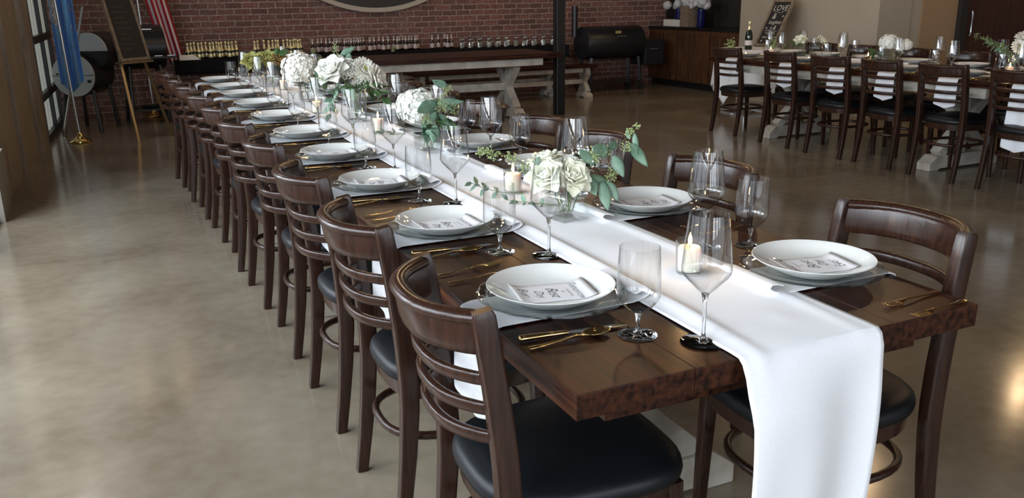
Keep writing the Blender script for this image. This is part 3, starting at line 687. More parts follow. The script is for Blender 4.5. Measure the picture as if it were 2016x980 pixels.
def seeds(mb, c, r, n, rn, mi=0, stems=True):
    for i_ in range(n):
        d = Vector((rn.gauss(0, 1), rn.gauss(0, 1), rn.gauss(0, 1)+.3)).normalized()*r*rn.uniform(.35, 1); p = Vector(c)+d
        mb.ball(p, rn.uniform(.0022, .0034), 1, mi)
        if stems: mb.sweep([c, p], .0009, n=3, mi=mi, caps=False)
def sprig(base, pts, label, lsize=(.045, .026), nleaf=5, seed=0, seedn=0, dark=False, name='eucalyptus_sprig', lv=None, sr=.014, seedpts=None, group='eucalyptus sprigs'):
    """pts absolute points of the twig"""
    rn = random.Random(seed); t = thing(name, label, 'foliage', base, group=group); B = Vector(base); P = [Vector(p)-B for p in pts]
    # smooth
    S = []
    for k in range(len(P)-1):
        for j in range(5):
            u = j/5; p0 = P[max(k-1, 0)]; p1 = P[k]; p2 = P[k+1]; p3 = P[min(k+2, len(P)-1)]
            S.append(.5*((2*p1)+(p2-p0)*u+(2*p0-5*p1+4*p2-p3)*u*u+(3*p1-p0-3*p2+p3)*u**3))
    S.append(P[-1]); MB().sweep(S, [.0036*(1-.6*k/len(S)) for k in range(len(S))], n=6).build('stem', M['stem'], t)
    mb = MB(); s0 = int(len(S)*.42)
    if nleaf:
        for i_ in range(nleaf):
            k = s0+int((len(S)-1-s0)*(i_+.5)/nleaf) if i_ < nleaf-1 else len(S)-1
            d = (S[min(k+1, len(S)-1)]-S[max(k-1, 0)]).normalized()
            for sg in ((1, -1) if i_ < nleaf-1 else (1,)):
                sd = d.orthogonal().normalized(); sd.rotate(Matrix.Rotation(rn.uniform(-.6, .6)+i_*1.4, 3, d))
                dd = (sd*sg*1.1+d*.7+Vector((0, 0, rn.uniform(-.5, .1)))).normalized(); s = rn.uniform(.8, 1.15)
                leaf(mb, Matrix.Translation(S[k]) @ rotm(dd, rn.uniform(-1, 1)), lsize[0]*s, lsize[1]*s)
    for q in (lv or []):   # explicit leaves: start, end, width
        a, b, w_ = Vector(q[0])-B, Vector(q[1])-B, q[2]; d = b-a
        view = (CAM-Vector(q[0])).normalized(); z_ = d.normalized(); y_ = (view-z_*view.dot(z_)).normalized(); x_ = y_.cross(z_)
        X = Matrix.Translation(a) @ Matrix((x_, -y_, z_)).transposed().to_4x4(); leaf(mb, X, d.length, w_)
    if mb.v: mb.build('leaves', M['dark_leaf' if dark else 'leaf'], t, solid=.0006, ang=80)
    if seedn or seedpts:
        for q in range(seedn):
            sb = MB(); seeds(sb, S[len(S)-1-q*2], sr, 12, rn); sb.build('seed_cluster', M['seed'], t, ang=80)
        for c, r_, n_ in (seedpts or []):
            sb = MB(); seeds(sb, Vector(c)-B, r_, n_, rn); sb.build('seed_cluster', M['seed'], t, ang=80)
    return t
def babys_breath(base, blobs, label, n=70):
    rn = random.Random(9); t = thing('babys_breath', label, 'flower', base); B = Vector(base); mb = MB(); sm = MB()
    for c, r in blobs:
        c = Vector(c)-B; sm.sweep([(0, 0, 0), c*.5, c], .002, n=4)
        for i_ in range(n):
            d = Vector((rn.gauss(0, 1), rn.gauss(0, 1), rn.gauss(0, 1))).normalized()*r*rn.random()**.33; mb.ball(c+d, rn.uniform(.0022, .0036), 1)
            if i_ % 3 == 0: sm.sweep([c*.9, c+d], .0007, n=3, caps=False)
    sm.build('stem', M['stem'], t); o = mb.build('florets', M['white_petal'], t, ang=80); o['kind'] = 'stuff'; return t
def vase_square(c, w, h, label, rz=0.):
    t = thing('square_vase', label, 'vase', c, rz); g_ = MB(); a = w/2; b_ = a-.004
    vs = [(-a, -a, 0), (a, -a, 0), (a, a, 0), (-a, a, 0), (-a, -a, h), (a, -a, h), (a, a, h), (-a, a, h), (-b_, -b_, h), (b_, -b_, h), (b_, b_, h), (-b_, b_, h), (-b_, -b_, .014), (b_, -b_, .014), (b_, b_, .014), (-b_, b_, .014)]
    fs = [(3, 2, 1, 0)]+[(i_, (i_+1) % 4, 4+(i_+1) % 4, 4+i_) for i_ in range(4)]+[(4+i_, 4+(i_+1) % 4, 8+(i_+1) % 4, 8+i_) for i_ in range(4)]+[(8+i_, 8+(i_+1) % 4, 12+(i_+1) % 4, 12+i_) for i_ in range(4)]+[(12, 13, 14, 15)]
    g_.add(vs, fs).build('vase_body', M['vase_glass'], t, bevel=.002)
    MB().box(-b_+.001, b_-.001, -b_+.001, b_-.001, .0145, h*.55).build('water', M['glass'], t, smooth=False); return t
def vase_round(c, r, h, label):
    t = thing('cylinder_vase', label, 'vase', c)
    MB().lathe([(.0, .0), (r-.002, .0), (r, .003), (r, h), (r-.003, h), (r-.003, .012), (.0, .011)], 36).build('vase_body', M['vase_glass'], t, ang=50)
    MB().lathe([(.0, .0125), (r-.0035, .0125), (r-.0035, h*.6), (.0, h*.6)], 28).build('water', M['glass'], t, ang=50); return t
RT = .7665   # runner top
# 1: square vase, cream roses, eucalyptus
c = (.555, 1.065, RT); V = Vector(c)
vase_square(c, .095, .115, 'square clear glass vase holding cream roses, nearest centrepiece', .18)
rose((.475, 1.04, .905), V+Vector((-.01, 0, .02)), (-.5, -.5, .8), .040, 'cream_petal', 'cream rose leaning left in the nearest square vase')
rose((.545, 1.02, .90), V+Vector((0, -.01, .02)), (.0, -.75, .7), .040, 'cream_petal', 'cream rose facing forward over the rim of the nearest square vase')
rose((.505, 1.10, .935), V+Vector((0, .01, .02)), (-.2, .1, 1), .038, 'cream_petal', 'cream rose at the top of the nearest square vase')
sprig(V+Vector((.01, 0, .02)), [V+Vector((.01, 0, .02)), (.58, 1.05, .88), (.64, 1.03, .94), (.71, 1.02, .985), (.765, 1.01, 1.035)], 'seeded eucalyptus sprig reaching right from the nearest square vase', nleaf=0, seed=1, seedn=2,
      lv=[((.63, 1.03, .93), (.575, 1.03, .985), .030), ((.67, 1.02, .96), (.60, 1.0, .995), .042), ((.655, 1.02, .95), (.65, 1.01, .995), .03), ((.70, 1.02, .975), (.66, 1.0, 1.0), .03), ((.755, 1.01, 1.02), (.755, .99, .955), .018), ((.735, 1.0, .99), (.785, .98, .92), .034), ((.69, 1.02, .955), (.715, 1.0, .89), .035), ((.74, 1.01, 1.0), (.735, 1.02, 1.03), .015)],
      seedpts=[((.62, 1.03, .955), .035, 40), ((.66, 1.03, .965), .03, 30), ((.72, 1.0, .98), .02, 20), ((.70, 1.03, .90), .03, 26), ((.735, 1.01, 1.02), .016, 12)])
sprig(V+Vector((.02, 0, .02)), [V+Vector((.02, 0, .02)), (.59, 1.03, .875), (.62, 1.01, .90), (.66, .99, .88)], 'eucalyptus sprig drooping over the right side of the nearest square vase', nleaf=0, seed=2,
      lv=[((.60, 1.02, .90), (.615, .99, .845), .04), ((.64, 1.0, .885), (.645, .97, .80), .037), ((.655, 1.0, .885), (.685, .98, .825), .032), ((.61, 1.02, .90), (.68, 1.0, .86), .03)], seedpts=[((.67, 1.0, .90), .025, 20)], dark=False)
sprig(V+Vector((-.02, 0, .02)), [V+Vector((-.02, 0, .02)), (.50, 1.06, .88), (.43, 1.1, .94), (.36, 1.12, .975), (.31, 1.12, .985)], 'seeded eucalyptus sprig reaching left from the nearest square vase', nleaf=0, seed=3, seedn=2, sr=.018,
      seedpts=[((.34, 1.12, .97), .028, 30), ((.39, 1.1, .955), .028, 30), ((.43, 1.1, .93), .022, 22), ((.30, 1.12, .985), .018, 14)], lv=[((.45, 1.08, .93), (.46, 1.05, .97), .022)])
babys_breath(V+Vector((0, .01, .02)), [((.60, 1.06, .955), .035), ((.635, 1.05, .945), .03)], 'sprays of tiny white filler flowers in the nearest square vase', 60)
sprig(V+Vector((0, .01, .02)), [V+Vector((0, .01, .02)), (.52, 1.06, .87), (.50, 1.05, .90)], 'dark green foliage tucked among the roses in the nearest square vase', lsize=(.055, .03), nleaf=4, seed=6, dark=True)
# sprig lying round candle 2
sprig((.42, 1.44, .785), [(.57, 1.40, .775), (.50, 1.42, .782), (.44, 1.45, .80), (.41, 1.47, .815)], 'eucalyptus sprig lying on the runner left of the second candle', lsize=(.034, .017), nleaf=6, seed=11)
sprig((.50, 1.25, .775), [(.62, 1.18, .774), (.57, 1.22, .775), (.52, 1.28, .775), (.48, 1.33, .776)], 'flat eucalyptus sprig on the runner before the nearest square vase', lsize=(.030, .016), nleaf=5, seed=12)
sprig((.55, 2.95, .775), [(.63, 2.86, .774), (.58, 2.93, .775), (.52, 2.98, .777)], 'small green sprig at the foot of the third candle', lsize=(.035, .018), nleaf=5, seed=13, dark=True)
# 2: hydrangea vase
c = (.57, 2.36, RT); V = Vector(c)
vase_square(c, .095, .125, 'square clear glass vase under the white hydrangea, second centrepiece', .1)
hydrangea((.535, 2.38, .965), V+Vector((0, 0, .02)), .092, 'large white hydrangea head in the second vase, partly behind leaves')
sprig(V+Vector((.01, -.01, .02)), [V+Vector((.01, -.01, .02)), (.59, 2.33, .90), (.61, 2.31, .97), (.64, 2.30, 1.04)], 'seeded eucalyptus rising before the hydrangea in the second vase', nleaf=3, seed=21, seedn=3, sr=.022, lsize=(.07, .045),
      lv=[((.60, 2.30, .99), (.49, 2.27, .955), .055), ((.60, 2.30, .98), (.71, 2.29, .985), .04), ((.59, 2.29, .95), (.54, 2.27, .90), .04), ((.60, 2.3, .94), (.645, 2.28, .89), .03), ((.58, 2.28, .90), (.56, 2.26, .82), .045)], seedpts=[((.54, 2.28, .92), .035, 40), ((.66, 2.28, .955), .04, 40), ((.61, 2.28, .97), .04, 40), ((.65, 2.3, 1.04), .025, 24)])
sprig(V+Vector((.02, 0, .02)), [V+Vector((.02, 0, .02)), (.60, 2.32, .88), (.62, 2.3, .91)], 'broad dark leaves over the rim of the second vase', lsize=(.085, .055), nleaf=3, seed=22, dark=True)
sprig(V+Vector((-.02, 0, .02)), [V+Vector((-.02, 0, .02)), (.56, 2.34, .87), (.54, 2.30, .86)], 'dull green leaves hanging at the left of the second vase', lsize=(.07, .045), nleaf=3, seed=23)
# 3: big mixed bouquet
c = (.56, 3.48, RT); V = Vector(c)
vase_round(c, .052, .17, 'tall round glass vase of the mixed white bouquet, third centrepiece')
B = V+Vector((0, 0, .02))
rose((.43, 3.45, 1.045), B, (-.5, -.5, .7), .060, 'white_petal', 'large white rose at the left of the mixed bouquet')
rose((.485, 3.47, 1.055), B+Vector((.005, 0, 0)), (-.1, -.6, .8), .050, 'white_petal', 'smaller white rose in the middle of the mixed bouquet')
rose((.655, 3.42, .985), B+Vector((.01, 0, 0)), (.7, -.6, .2), .055, 'white_petal2', 'pale peach rose drooping at the right of the mixed bouquet')
dahlia((.60, 3.44, 1.045), B+Vector((0, .01, 0)), (.25, -.8, .45), .068, 'cream chrysanthemum with yellow centre in the mixed bouquet')
babys_breath(B+Vector((-.01, 0, 0)), [((.53, 3.43, 1.06), .05), ((.55, 3.42, 1.01), .04), ((.56, 3.41, .965), .045), ((.50, 3.42, 1.03), .035)], 'tiny white filler flowers across the front of the mixed bouquet', 110)
sprig(B, [B, (.50, 3.5, 1.0), (.485, 3.52, 1.10), (.475, 3.54, 1.17)], 'seeded eucalyptus standing above the mixed bouquet', nleaf=0, seed=31, seedn=3, sr=.022, lv=[((.50, 3.53, 1.12), (.58, 3.52, 1.16), .035), ((.53, 3.5, 1.08), (.545, 3.5, 1.13), .04), ((.47, 3.53, 1.12), (.40, 3.52, 1.08), .02)])
sprig(B, [B, (.52, 3.44, .96), (.44, 3.38, .95), (.385, 3.33, .90), (.37, 3.30, .84)], 'long eucalyptus trailing down the left of the mixed bouquet', lsize=(.055, .034), nleaf=7, seed=32)
sprig(B, [B, (.50, 3.46, .98), (.40, 3.42, 1.0), (.34, 3.4, 1.02)], 'seeded eucalyptus reaching left from the mixed bouquet', lsize=(.045, .02), nleaf=3, seed=33, seedn=3, sr=.026)
sprig(B, [B, (.58, 3.42, .94), (.64, 3.38, .94), (.68, 3.36, .90)], 'broad dark leaves under the peach rose of the mixed bouquet', lsize=(.075, .045), nleaf=5, seed=34, dark=True)
sprig(B, [B, (.54, 3.40, .95), (.50, 3.36, .96)], 'dark leaves under the middle of the mixed bouquet', lsize=(.07, .045), nleaf=5, seed=35, dark=True)
# 4
c = (.52, 4.55, RT); V = Vector(c); B = V+Vector((0, 0, .02))
vase_square(c, .10, .12, 'square glass vase under the far hydrangea, fourth centrepiece')
hydrangea((.475, 4.53, .985), B, .115, 'large cream hydrangea head in the fourth vase of the front tables', 'white_petal2', (1, 1, .85))
sprig(B, [B, (.56, 4.5, .96), (.60, 4.47, 1.03)], 'olive seeded eucalyptus right of the far cream hydrangea', lsize=(.06, .04), nleaf=4, seed=41, seedn=4, sr=.035)
sprig(B, [B, (.55, 4.48, .92), (.60, 4.44, .90)], 'dark leaves under the far cream hydrangea', lsize=(.07, .05), nleaf=4, seed=42, dark=True)
# 5
c = (.50, 5.75, RT); V = Vector(c); B = V+Vector((0, 0, .02))
vase_square(c, .10, .12, 'square glass vase of olive roses, farthest centrepiece on the front tables')
for k, (p, pm, l_) in enumerate([((.36, 5.7, .96), 'olive_petal', 'pale olive rose at the left of the farthest vase'), ((.48, 5.7, .97), 'olive_petal', 'olive rose in the middle of the farthest vase'), ((.57, 5.68, .955), 'rust_petal', 'bronze rose at the right of the farthest vase')]):
    rose(p, B+Vector((.008*k, 0, 0)), (-.2+.2*k, -.6, .7), .055, pm, l_)
sprig(B, [B, (.52, 5.7, .95), (.56, 5.66, 1.0)], 'dark leaves around the olive roses in the farthest vase', lsize=(.08, .05), nleaf=5, seed=51, dark=True)
# tan-wall table
c = (5.74, 5.63, RT); V = Vector(c); B = V+Vector((0, 0, .02))
vase_square(c, .10, .11, 'square glass vase of two small roses on the tan-wall table')
rose((5.69, 5.66, .94), B, (-.5, -.3, .8), .042, 'cream_petal', 'left cream rose of the pair on the tan-wall table')
rose((5.88, 5.56, .925), B+Vector((.01, 0, 0)), (.4, -.5, .6), .045, 'cream_petal', 'right cream rose of the pair on the tan-wall table')
sprig(B, [B, (5.68, 5.66, .90), (5.58, 5.70, .90)], 'dark leaves left of the two roses on the tan-wall table', lsize=(.07, .04), nleaf=4, seed=61, dark=True)
c = (5.76, 4.56, RT); V = Vector(c); B = V+Vector((0, 0, .02))
vase_square(c, .11, .12, 'square glass vase of the white hydrangea on the tan-wall table')
hydrangea((5.72, 4.58, .965), B, .085, 'white hydrangea in the middle of the tan-wall table')
hydrangea((5.85, 4.52, .94), B+Vector((.01, 0, 0)), .065, 'smaller faded hydrangea beside the white one on the tan-wall table', 'white_petal2')
sprig(B, [B, (5.66, 4.62, .88), (5.58, 4.66, .85)], 'dark leaves left of the hydrangea on the tan-wall table', lsize=(.09, .06), nleaf=4, seed=62, dark=True)
c = (5.78, 3.42, RT); V = Vector(c); B = V+Vector((0, 0, .02))
vase_round(c, .052, .16, 'round glass vase at the right edge of the picture, tan-wall table')
dahlia((5.86, 3.40, 1.03), B, (-.2, -.4, .8), .075, 'white chrysanthemum at the right edge of the tan-wall table')
dahlia((5.78, 3.38, .975), B+Vector((.01, 0, 0)), (-.4, -.6, .5), .06, 'lower white chrysanthemum at the right edge of the tan-wall table')
for q in range(3):
    sprig(B, [B, (5.74, 3.46, .94), (5.66-.02*q, 3.54+.05*q, 1.0+.03*q)], ['loose', 'feathery', 'tall'][q]+' olive foliage beside the chrysanthemums on the tan-wall table', lsize=(.055, .025), nleaf=6, seed=70+q, seedn=4, sr=.04, dark=(q == 1))

# ================================================================== BRICK WALL SHELF AND BOTTLES
SZ = .695
sh = MB()
def drape(u, v):
    x = .12+5.52*u; w_ = .006*math.sin(u*190)*(v if v < .5 else 1)
    if v < .5: return (x, 10.84-.86*v, SZ)
    return (x, 10.41-w_-.004, SZ-(v-.5)*2*.175)
sh.grid(drape, 400, 8)
t = thing('wall_shelf', 'long black-draped shelf of bottles and favours along the brick wall', 'shelf')
MB().box(.14, 5.62, 10.42, 10.86, SZ-.05, SZ-.003).build('shelf_board', M['black_metal'], t, smooth=False)
sh.build('shelf_cloth', M['black_cloth'], t, solid=.002)
def mk_bottle(kind):
    def f(label, cat, group):
        t = thing('mini_bottle', label, cat, group=group)
        if kind == 'green':
            MB().lathe([(.0, .0), (.026, .0), (.028, .004), (.028, .08), (.024, .10), (.014, .13), (.0125, .15), (.0, .15)], 18).build('bottle_body', M['green_glass'], t, ang=50)
            MB().lathe([(.0265, .092), (.0225, .108), (.0145, .13), (.0132, .15), (.0130, .168), (.0155, .172), (.0155, .196), (.012, .203), (.0, .204)], 18).build('foil', M['gold_foil'], t, ang=50)
            MB().lathe([(.0283, .018), (.0286, .019), (.0286, .062), (.0283, .063)], 18).build('bottle_label', M['gold_foil'], t, ang=50)
        else:
            MB().lathe([(.0, .0), (.026, .0), (.0275, .004), (.0275, .095), (.024, .115), (.0125, .142), (.0, .142)], 18).build('bottle_body', M['brown_glass'], t, ang=50)
            MB().lathe([(.014, .138), (.0115, .15), (.0105, .18), (.0155, .185), (.0165, .197), (.0, .2)], 18).build('cap', M['silver_cap'], t, ang=50)
            MB().lathe([(.0278, .03), (.0281, .031), (.0281, .085), (.0278, .086)], 18).build('bottle_label', M['bottle_label'], t, ang=50)
        return t
    return f
g1 = [0.31, 0.35, 0.39, 0.44, 0.48, 0.53, 0.58, 0.62, 0.66, 0.69, 0.72, 0.77, 0.81, 0.85, 0.9]
g2 = [1.13, 1.17, 1.25, 1.31, 1.36, 1.4, 1.43, 1.5, 1.55, 1.59, 1.63, 1.66, 1.69, 1.72]
b1 = [1.88, 1.95, 2.0, 2.06, 2.11, 2.17, 2.2, 2.22, 2.25, 2.31, 2.34, 2.37, 2.4, 2.44, 2.47, 2.5, 2.53, 2.57]
b2 = [2.66, 2.72, 2.79, 2.85, 2.92, 3.0, 3.05, 3.08, 3.13, 3.17, 3.22, 3.26, 3.31, 3.34]
b3 = [3.56, 3.65, 3.75, 3.79, 3.85]
NUM = ['first', 'second', 'third', 'fourth', 'fifth', 'sixth', 'seventh', 'eighth', 'ninth', 'tenth', 'eleventh', 'twelfth', 'thirteenth', 'fourteenth', 'fifteenth', 'sixteenth', 'seventeenth', 'eighteenth', 'nineteenth', 'twentieth'] + ['twenty-'+q for q in ('first', 'second', 'third', 'fourth', 'fifth')]
for arr, kd, cl_, gr in ((g1, 'green', 'gold-foiled bottle, %s from the flag end of the first green cluster', 'gold-foiled bottles, first cluster'), (g2, 'green', 'gold-foiled bottle, %s from the flag end of the second green cluster', 'gold-foiled bottles, second cluster'),
                      (b1, 'brown', 'dark capped bottle, %s from the flag end of the first brown cluster', 'dark capped bottles, first cluster'), (b2, 'brown', 'dark capped bottle, %s from the flag end of the second brown cluster', 'dark capped bottles, second cluster'), (b3, 'brown', 'dark capped bottle, %s from the flag end of the short row beside the bags', 'dark capped bottles, short row')):
    last = [-9, -9, -9]
    for k, x in enumerate(arr):
        for q in range(3):
            r_ = (k+q) % 3; yy = 10.475+.085*r_; x_ = CAM.x+(x-CAM.x)*(yy-CAM.y)/(10.6-CAM.y)
            if x_-last[r_] > .060: break
        last[r_] = x_
        place(PR, kd, mk_bottle(kd), (x_, yy, SZ+.001), 0, cl_ % NUM[k], 'bottle', gr)
def mk_bag(label, cat, group):
    t = thing('favour_bag', label, cat, group=group); rn = random.Random(4)
    def fn(u, v):
        a = 2*PI*u; r = .034*(1-.75*max(0, v-.55)/.2) if v < .75 else .0085+.045*(v-.75)
        r = max(r, .006); r *= 1+.14*math.sin(5*a+v*4)+.06*math.sin(11*a)
        return (r*math.cos(a), r*math.sin(a)*.8, .005+.15*v)
    MB().grid(fn, 28, 12).build('bag', M['film'], t, ang=80)
    mb = MB()
    for i_ in range(34):
        a = rn.uniform(0, 2*PI); r = .026*math.sqrt(rn.random()); mb.ball((r*math.cos(a), r*math.sin(a)*.8, rn.uniform(.008, .06)), rn.uniform(.004, .008), 1)
    mb.build('filling', M['filling'], t, ang=80)
    MB().lathe([(.010, .116), (.013, .119), (.013, .123), (.010, .126)], 12).build('ribbon', M['white_thread'], t)
    return t
for k, x in enumerate([3.94, 4.01, 4.08, 4.15, 4.22, 4.29, 4.36, 4.43, 4.5, 4.57, 4.64, 4.71, 4.79, 4.86, 4.93, 5.01, 5.08, 5.16, 5.24, 5.31, 5.39, 5.47, 5.55]):
    place(PR, 'bag', mk_bag, (x, 10.47+.09*(k % 2), SZ+.001), rng.uniform(0, 6), f'clear favour bag of pale greenery, {NUM[k]} from the bottles along the shelf', 'favour bag', 'clear favour bags on the shelf')
def mk_posy(label, cat, group):
    rn = random.Random(2); mb = MB(); 
    for i_ in range(46):
        p = Vector((rn.gauss(0, .018), rn.gauss(0, .014), abs(rn.gauss(.035, .018))+.006)); mb.ball(p, rn.uniform(.004, .007), 1)
    mb.lathe([(.0, .0), (.016, .0), (.02, .03), (.0, .03)], 12); return tag(mb.build('posy', M['seed'], ang=80), label, cat, group)
for x, l_ in ((1.07, 'little dried posy left of the second green bottle cluster'), (1.84, 'little dried posy left of the first brown bottle cluster'), (2.93, 'little pale posy before the second brown bottle cluster')):
    place(PR, 'posy', mk_posy, (x, 10.435, SZ+.001), x, l_, 'posy', 'small posies on the shelf')
t = MB(); t.box(.19, .44, 10.424, 10.47, SZ+.001, SZ+.004); t.add([(.19, 10.425, SZ+.004), (.43, 10.425, SZ+.004), (.36, 10.46, SZ+.062), (.19, 10.46, SZ+.062)], [(0, 1, 2, 3)])
tag(t.build('paper_card', M['paper'], solid=.002, smooth=False), 'slanted white paper card before the green bottles near the striped flag', 'card')

# round wall sign
t = thing('round_sign', 'large round black wall sign with cream rim, only its lower edge showing', 'sign', (2.86, 10.86, 3.06)); R = 1.82
MB().lathe([(R-.03, -.03), (R+.03, -.03), (R+.03, -.075), (R-.03, -.075)], 96, axis='y', close=True).build('rim', M['cream_paint'], t, ang=50)
MB().lathe([(.0, -.045), (R-.03, -.045), (R-.03, -.0), (.0, -.0)], 96, axis='y').build('sign_board', M['sign_black'], t, ang=50)
t2 = MB(); sp_ = [(-.75, .6), (.75, .6), (.75, -.6), (.35, -1.35), (0, -1.66), (-.35, -1.35), (-.75, -.6)]; n = len(sp_)
t2.add([(x, -.046, z) for x, z in sp_]+[(x, -.06, z) for x, z in sp_], [tuple(range(n)), tuple(range(2*n-1, n-1, -1))]+[(i_, (i_+1) % n, n+(i_+1) % n, n+i_) for i_ in range(n)])
t2.build('emblem', M['sign_tan'], t, smooth=False)

# ================================================================== LEFT CORNER: smoker, easel, flags
t = thing('offset_smoker', 'black barrel smoker with pale round end caps, behind the blue flag', 'grill', (-.93, 9.62, 0), math.radians(66))
# local x along barrels, -x end faces the camera side
MB().lathe([(.0, .0), (.205, .0), (.21, .01), (.21, .38), (.205, .39), (.0, .39)], 40, (.10, -.10, .88), axis='x').build('cooking_chamber', M['smoker'], t, ang=40)
cap = MB(); cap.lathe([(.0, -.012), (.20, -.012), (.205, -.006), (.205, .002), (.0, .002)], 40, (.10, -.10, .88), axis='x')
cap.v = [(x, y, max(z, .885)) for x, y, z in cap.v]; cap.build('end_cap', M['pale_steel'], t, ang=40)
MB().lathe([(.0, .0), (.232, .0), (.236, .01), (.236, .50), (.23, .51), (.0, .51)], 40, (.0, .06, .63), axis='x').build('firebox', M['smoker'], t, ang=40)
f = MB(); f.lathe([(.0, -.014), (.228, -.014), (.232, -.008), (.232, .002), (.0, .002)], 44, (.0, .06, .63), axis='x'); f = f.build('firebox_door', M['pale_steel'], t, ang=40)
MB().box(-.0175, -.0125, -.168, .288, .627, .633).box(-.022, -.012, -.13, -.09, .55, .58).box(-.022, -.012, .10, .13, .545, .575).box(-.022, -.012, .22, .24, .64, .66).build('hinge', M['black_metal'], f, smooth=False)
for a, b_ in (((.06, -.10, .46), (.0, -.16, 0)), ((.06, .2, .46), (.0, .26, 0)), ((.42, -.1, .70), (.46, -.16, .0)), ((.44, .2, .46), (.52, .24, .0))):
    MB().sweep([a, b_], .045, n=10).build('leg', M['smoker'], t)
t = thing('barrel_grill', 'wide black barrel grill with domed lid, hooks and wheels, behind the easel', 'grill', (-.24, 10.24, 0), math.radians(8))
MB().lathe([(.0, -.24), (.245, -.24), (.255, -.23), (.255, .23), (.245, .24), (.0, .24)], 40, (0, 0, .88), axis='x').build('barrel', M['smoker'], t, ang=40)
MB().box(-.26, .30, -.46, -.27, .765, .79).build('shelf', M['smoker'], t, bevel=.004, smooth=False)
b = MB()
for x in (-.10, .04, .18): b.sweep([(x, -.455, .785), (x+.01, -.49, .80), (x+.09, -.49, .80), (x+.10, -.455, .785)], .012, n=8)
b.build('tool_hook', M['alu'], t)
MB().sweep([(-.12, -.17, 1.07), (-.12, -.20, 1.09), (.10, -.20, 1.09), (.10, -.17, 1.07)], .016, n=8).build('lid_handle', M['alu'], t)
MB().box(-.02, .05, -.215, -.20, .985, 1.005).build('badge', M['red'], t, smooth=False)
for a, b_ in (((-.18, -.12, .68), (-.22, -.2, 0)), ((-.18, .12, .68), (-.22, .2, 0)), ((.16, -.12, .68), (.24, -.2, .09)), ((.16, .12, .68), (.24, .2, .09))):
    MB().sweep([a, b_], .045, n=10).build('leg', M['smoker'], t)
MB().box(-.24, .26, -.2, .2, .15, .17).build('lower_rack', M['smoker'], t, smooth=False)
for y in (-.245, .245):
    MB().lathe([(.0, -.03), (.09, -.03), (.095, -.02), (.095, .02), (.09, .03), (.0, .03)], 24, (.24, y, .0955), axis='y').build('wheel', M['tyre'], t, ang=40)
t = thing('charcoal_pan', 'round black pan on the lower rack of the wheeled barrel grill', 'pan', (-.20, 10.18, .1705))
MB().lathe([(.0, .0), (.10, .0), (.12, .03), (.125, .03), (.105, -.0), (.0, .004)], 24).build('pan_body', M['smoker'], t); MB().sweep([(.12, 0, .02), (.2, .0, .03)], .012, n=6).build('handle', M['alu'], t)
# easel and chalkboard
E_ = thing('display_easel', 'slim bronze easel with splayed legs holding the dark menu board', 'easel', (-.50, 9.0, 0), math.radians(38))
# local: x right, y away from viewer, board leans back
for sg in (-1, 1): MB().bar((sg*.22, -.38, .0), (sg*.05, .10, 1.9), .022, .022).build('leg', M['bronze'], E_, smooth=False)
EI = (Matrix.Translation((-.50, 9.0, 0)) @ Matrix.Rotation(math.radians(38), 4, 'Z')).inverted()
MB().sweep([EI @ Vector((-1.17, 9.42, 0)), EI @ Vector((-.79, 9.16, 1.36))], .026, n=10).build('rear_leg', M['alu'], E_)['label'] = 'silver rear leg'
MB().box(-.20, .20, -.26, -.16, .79, .81).build('ledge', M['bronze'], E_, smooth=False)
t = thing('menu_board', 'tall dark chalkboard in a thin wooden frame leaning on the easel', 'sign', (-.50, 9.0, 0), math.radians(38))
X = Matrix.Translation((0, -.225, .812)) @ Matrix.Rotation(math.radians(-15), 4, 'X')
MB().box(-.16, .16, -.008, .008, .02, 1.0, X=X).build('slate', M['slate'], t, smooth=False)
MB().box(-.185, -.155, -.014, .014, 0, 1.03, X=X).box(.155, .185, -.014, .014, 0, 1.03, X=X).box(-.155, .155, -.014, .014, 0, .03, X=X).box(-.155, .155, -.014, .014, 1.0, 1.03, X=X).build('frame', M['oak'], t, smooth=False)
tm = text_mb([('~', .10, 0, .62, 0)]); 
for i_ in range(9): stroke(tm, [(-.11+.012*j, .12+.055*i_+.006*math.sin(j*1.7+i_*2)) for j in range(int(10+8*((i_*37) % 10)/10))], .004)
tm.v = [tuple(X @ Vector((x, -.0095, y))) for x, y, z in tm.v]; tm.build('chalk_marks', M['oak'], t, smooth=False)
# flag stands
def mk_stand(name, loc, top, label):
    t = thing(name, label, 'flag stand', loc); tv = Vector(top)-Vector(loc)
    MB().lathe([(.0, .0), (.105, .0), (.108, .008), (.10, .018), (.075, .03), (.05, .045), (.036, .06), (.022, .075), (.02, .11), (.0, .11)], 40).build('base', M['brass'], t, ang=50)
    MB().sweep([Vector((0, 0, .10)), tv], .024, n=12).build('pole', M['alu'], t); MB().ball(tv, .035, 2).build('finial', M['brass'], t)
    return t
mk_stand('flag_stand', (-.99, 8.87, 0), (-1.055, 8.87, 2.3), 'silver flagpole on a round gold base holding the blue flag')
mk_stand('flag_stand', (-.17, 10.66, 0), (-.22, 10.62, 2.5), 'silver flagpole with gold base holding the striped flag by the brick wall')
b = MB()
def bf(u, v):   # v: 0 bottom .. 1 top
    z = .50+1.55*v + .22*abs(u-.45)*(1-v); cx = -1.0-.0*v; w_ = .15+.03*v
    x = cx+(u-.42)*w_*1.25+.03*(1-v)*(u-.5); y = 8.985+.055*math.sin(u*15+v*2.5)+.02*math.sin(u*31)
    return (x, y-.03*(u > .0)*0, z)
o = b.grid(bf, 60, 40, uv=True).build('blue_flag', M['blue_flag'], solid=.002); tag(o, 'draped sky-blue flag hanging in folds from the pole nearest the windows', 'flag')
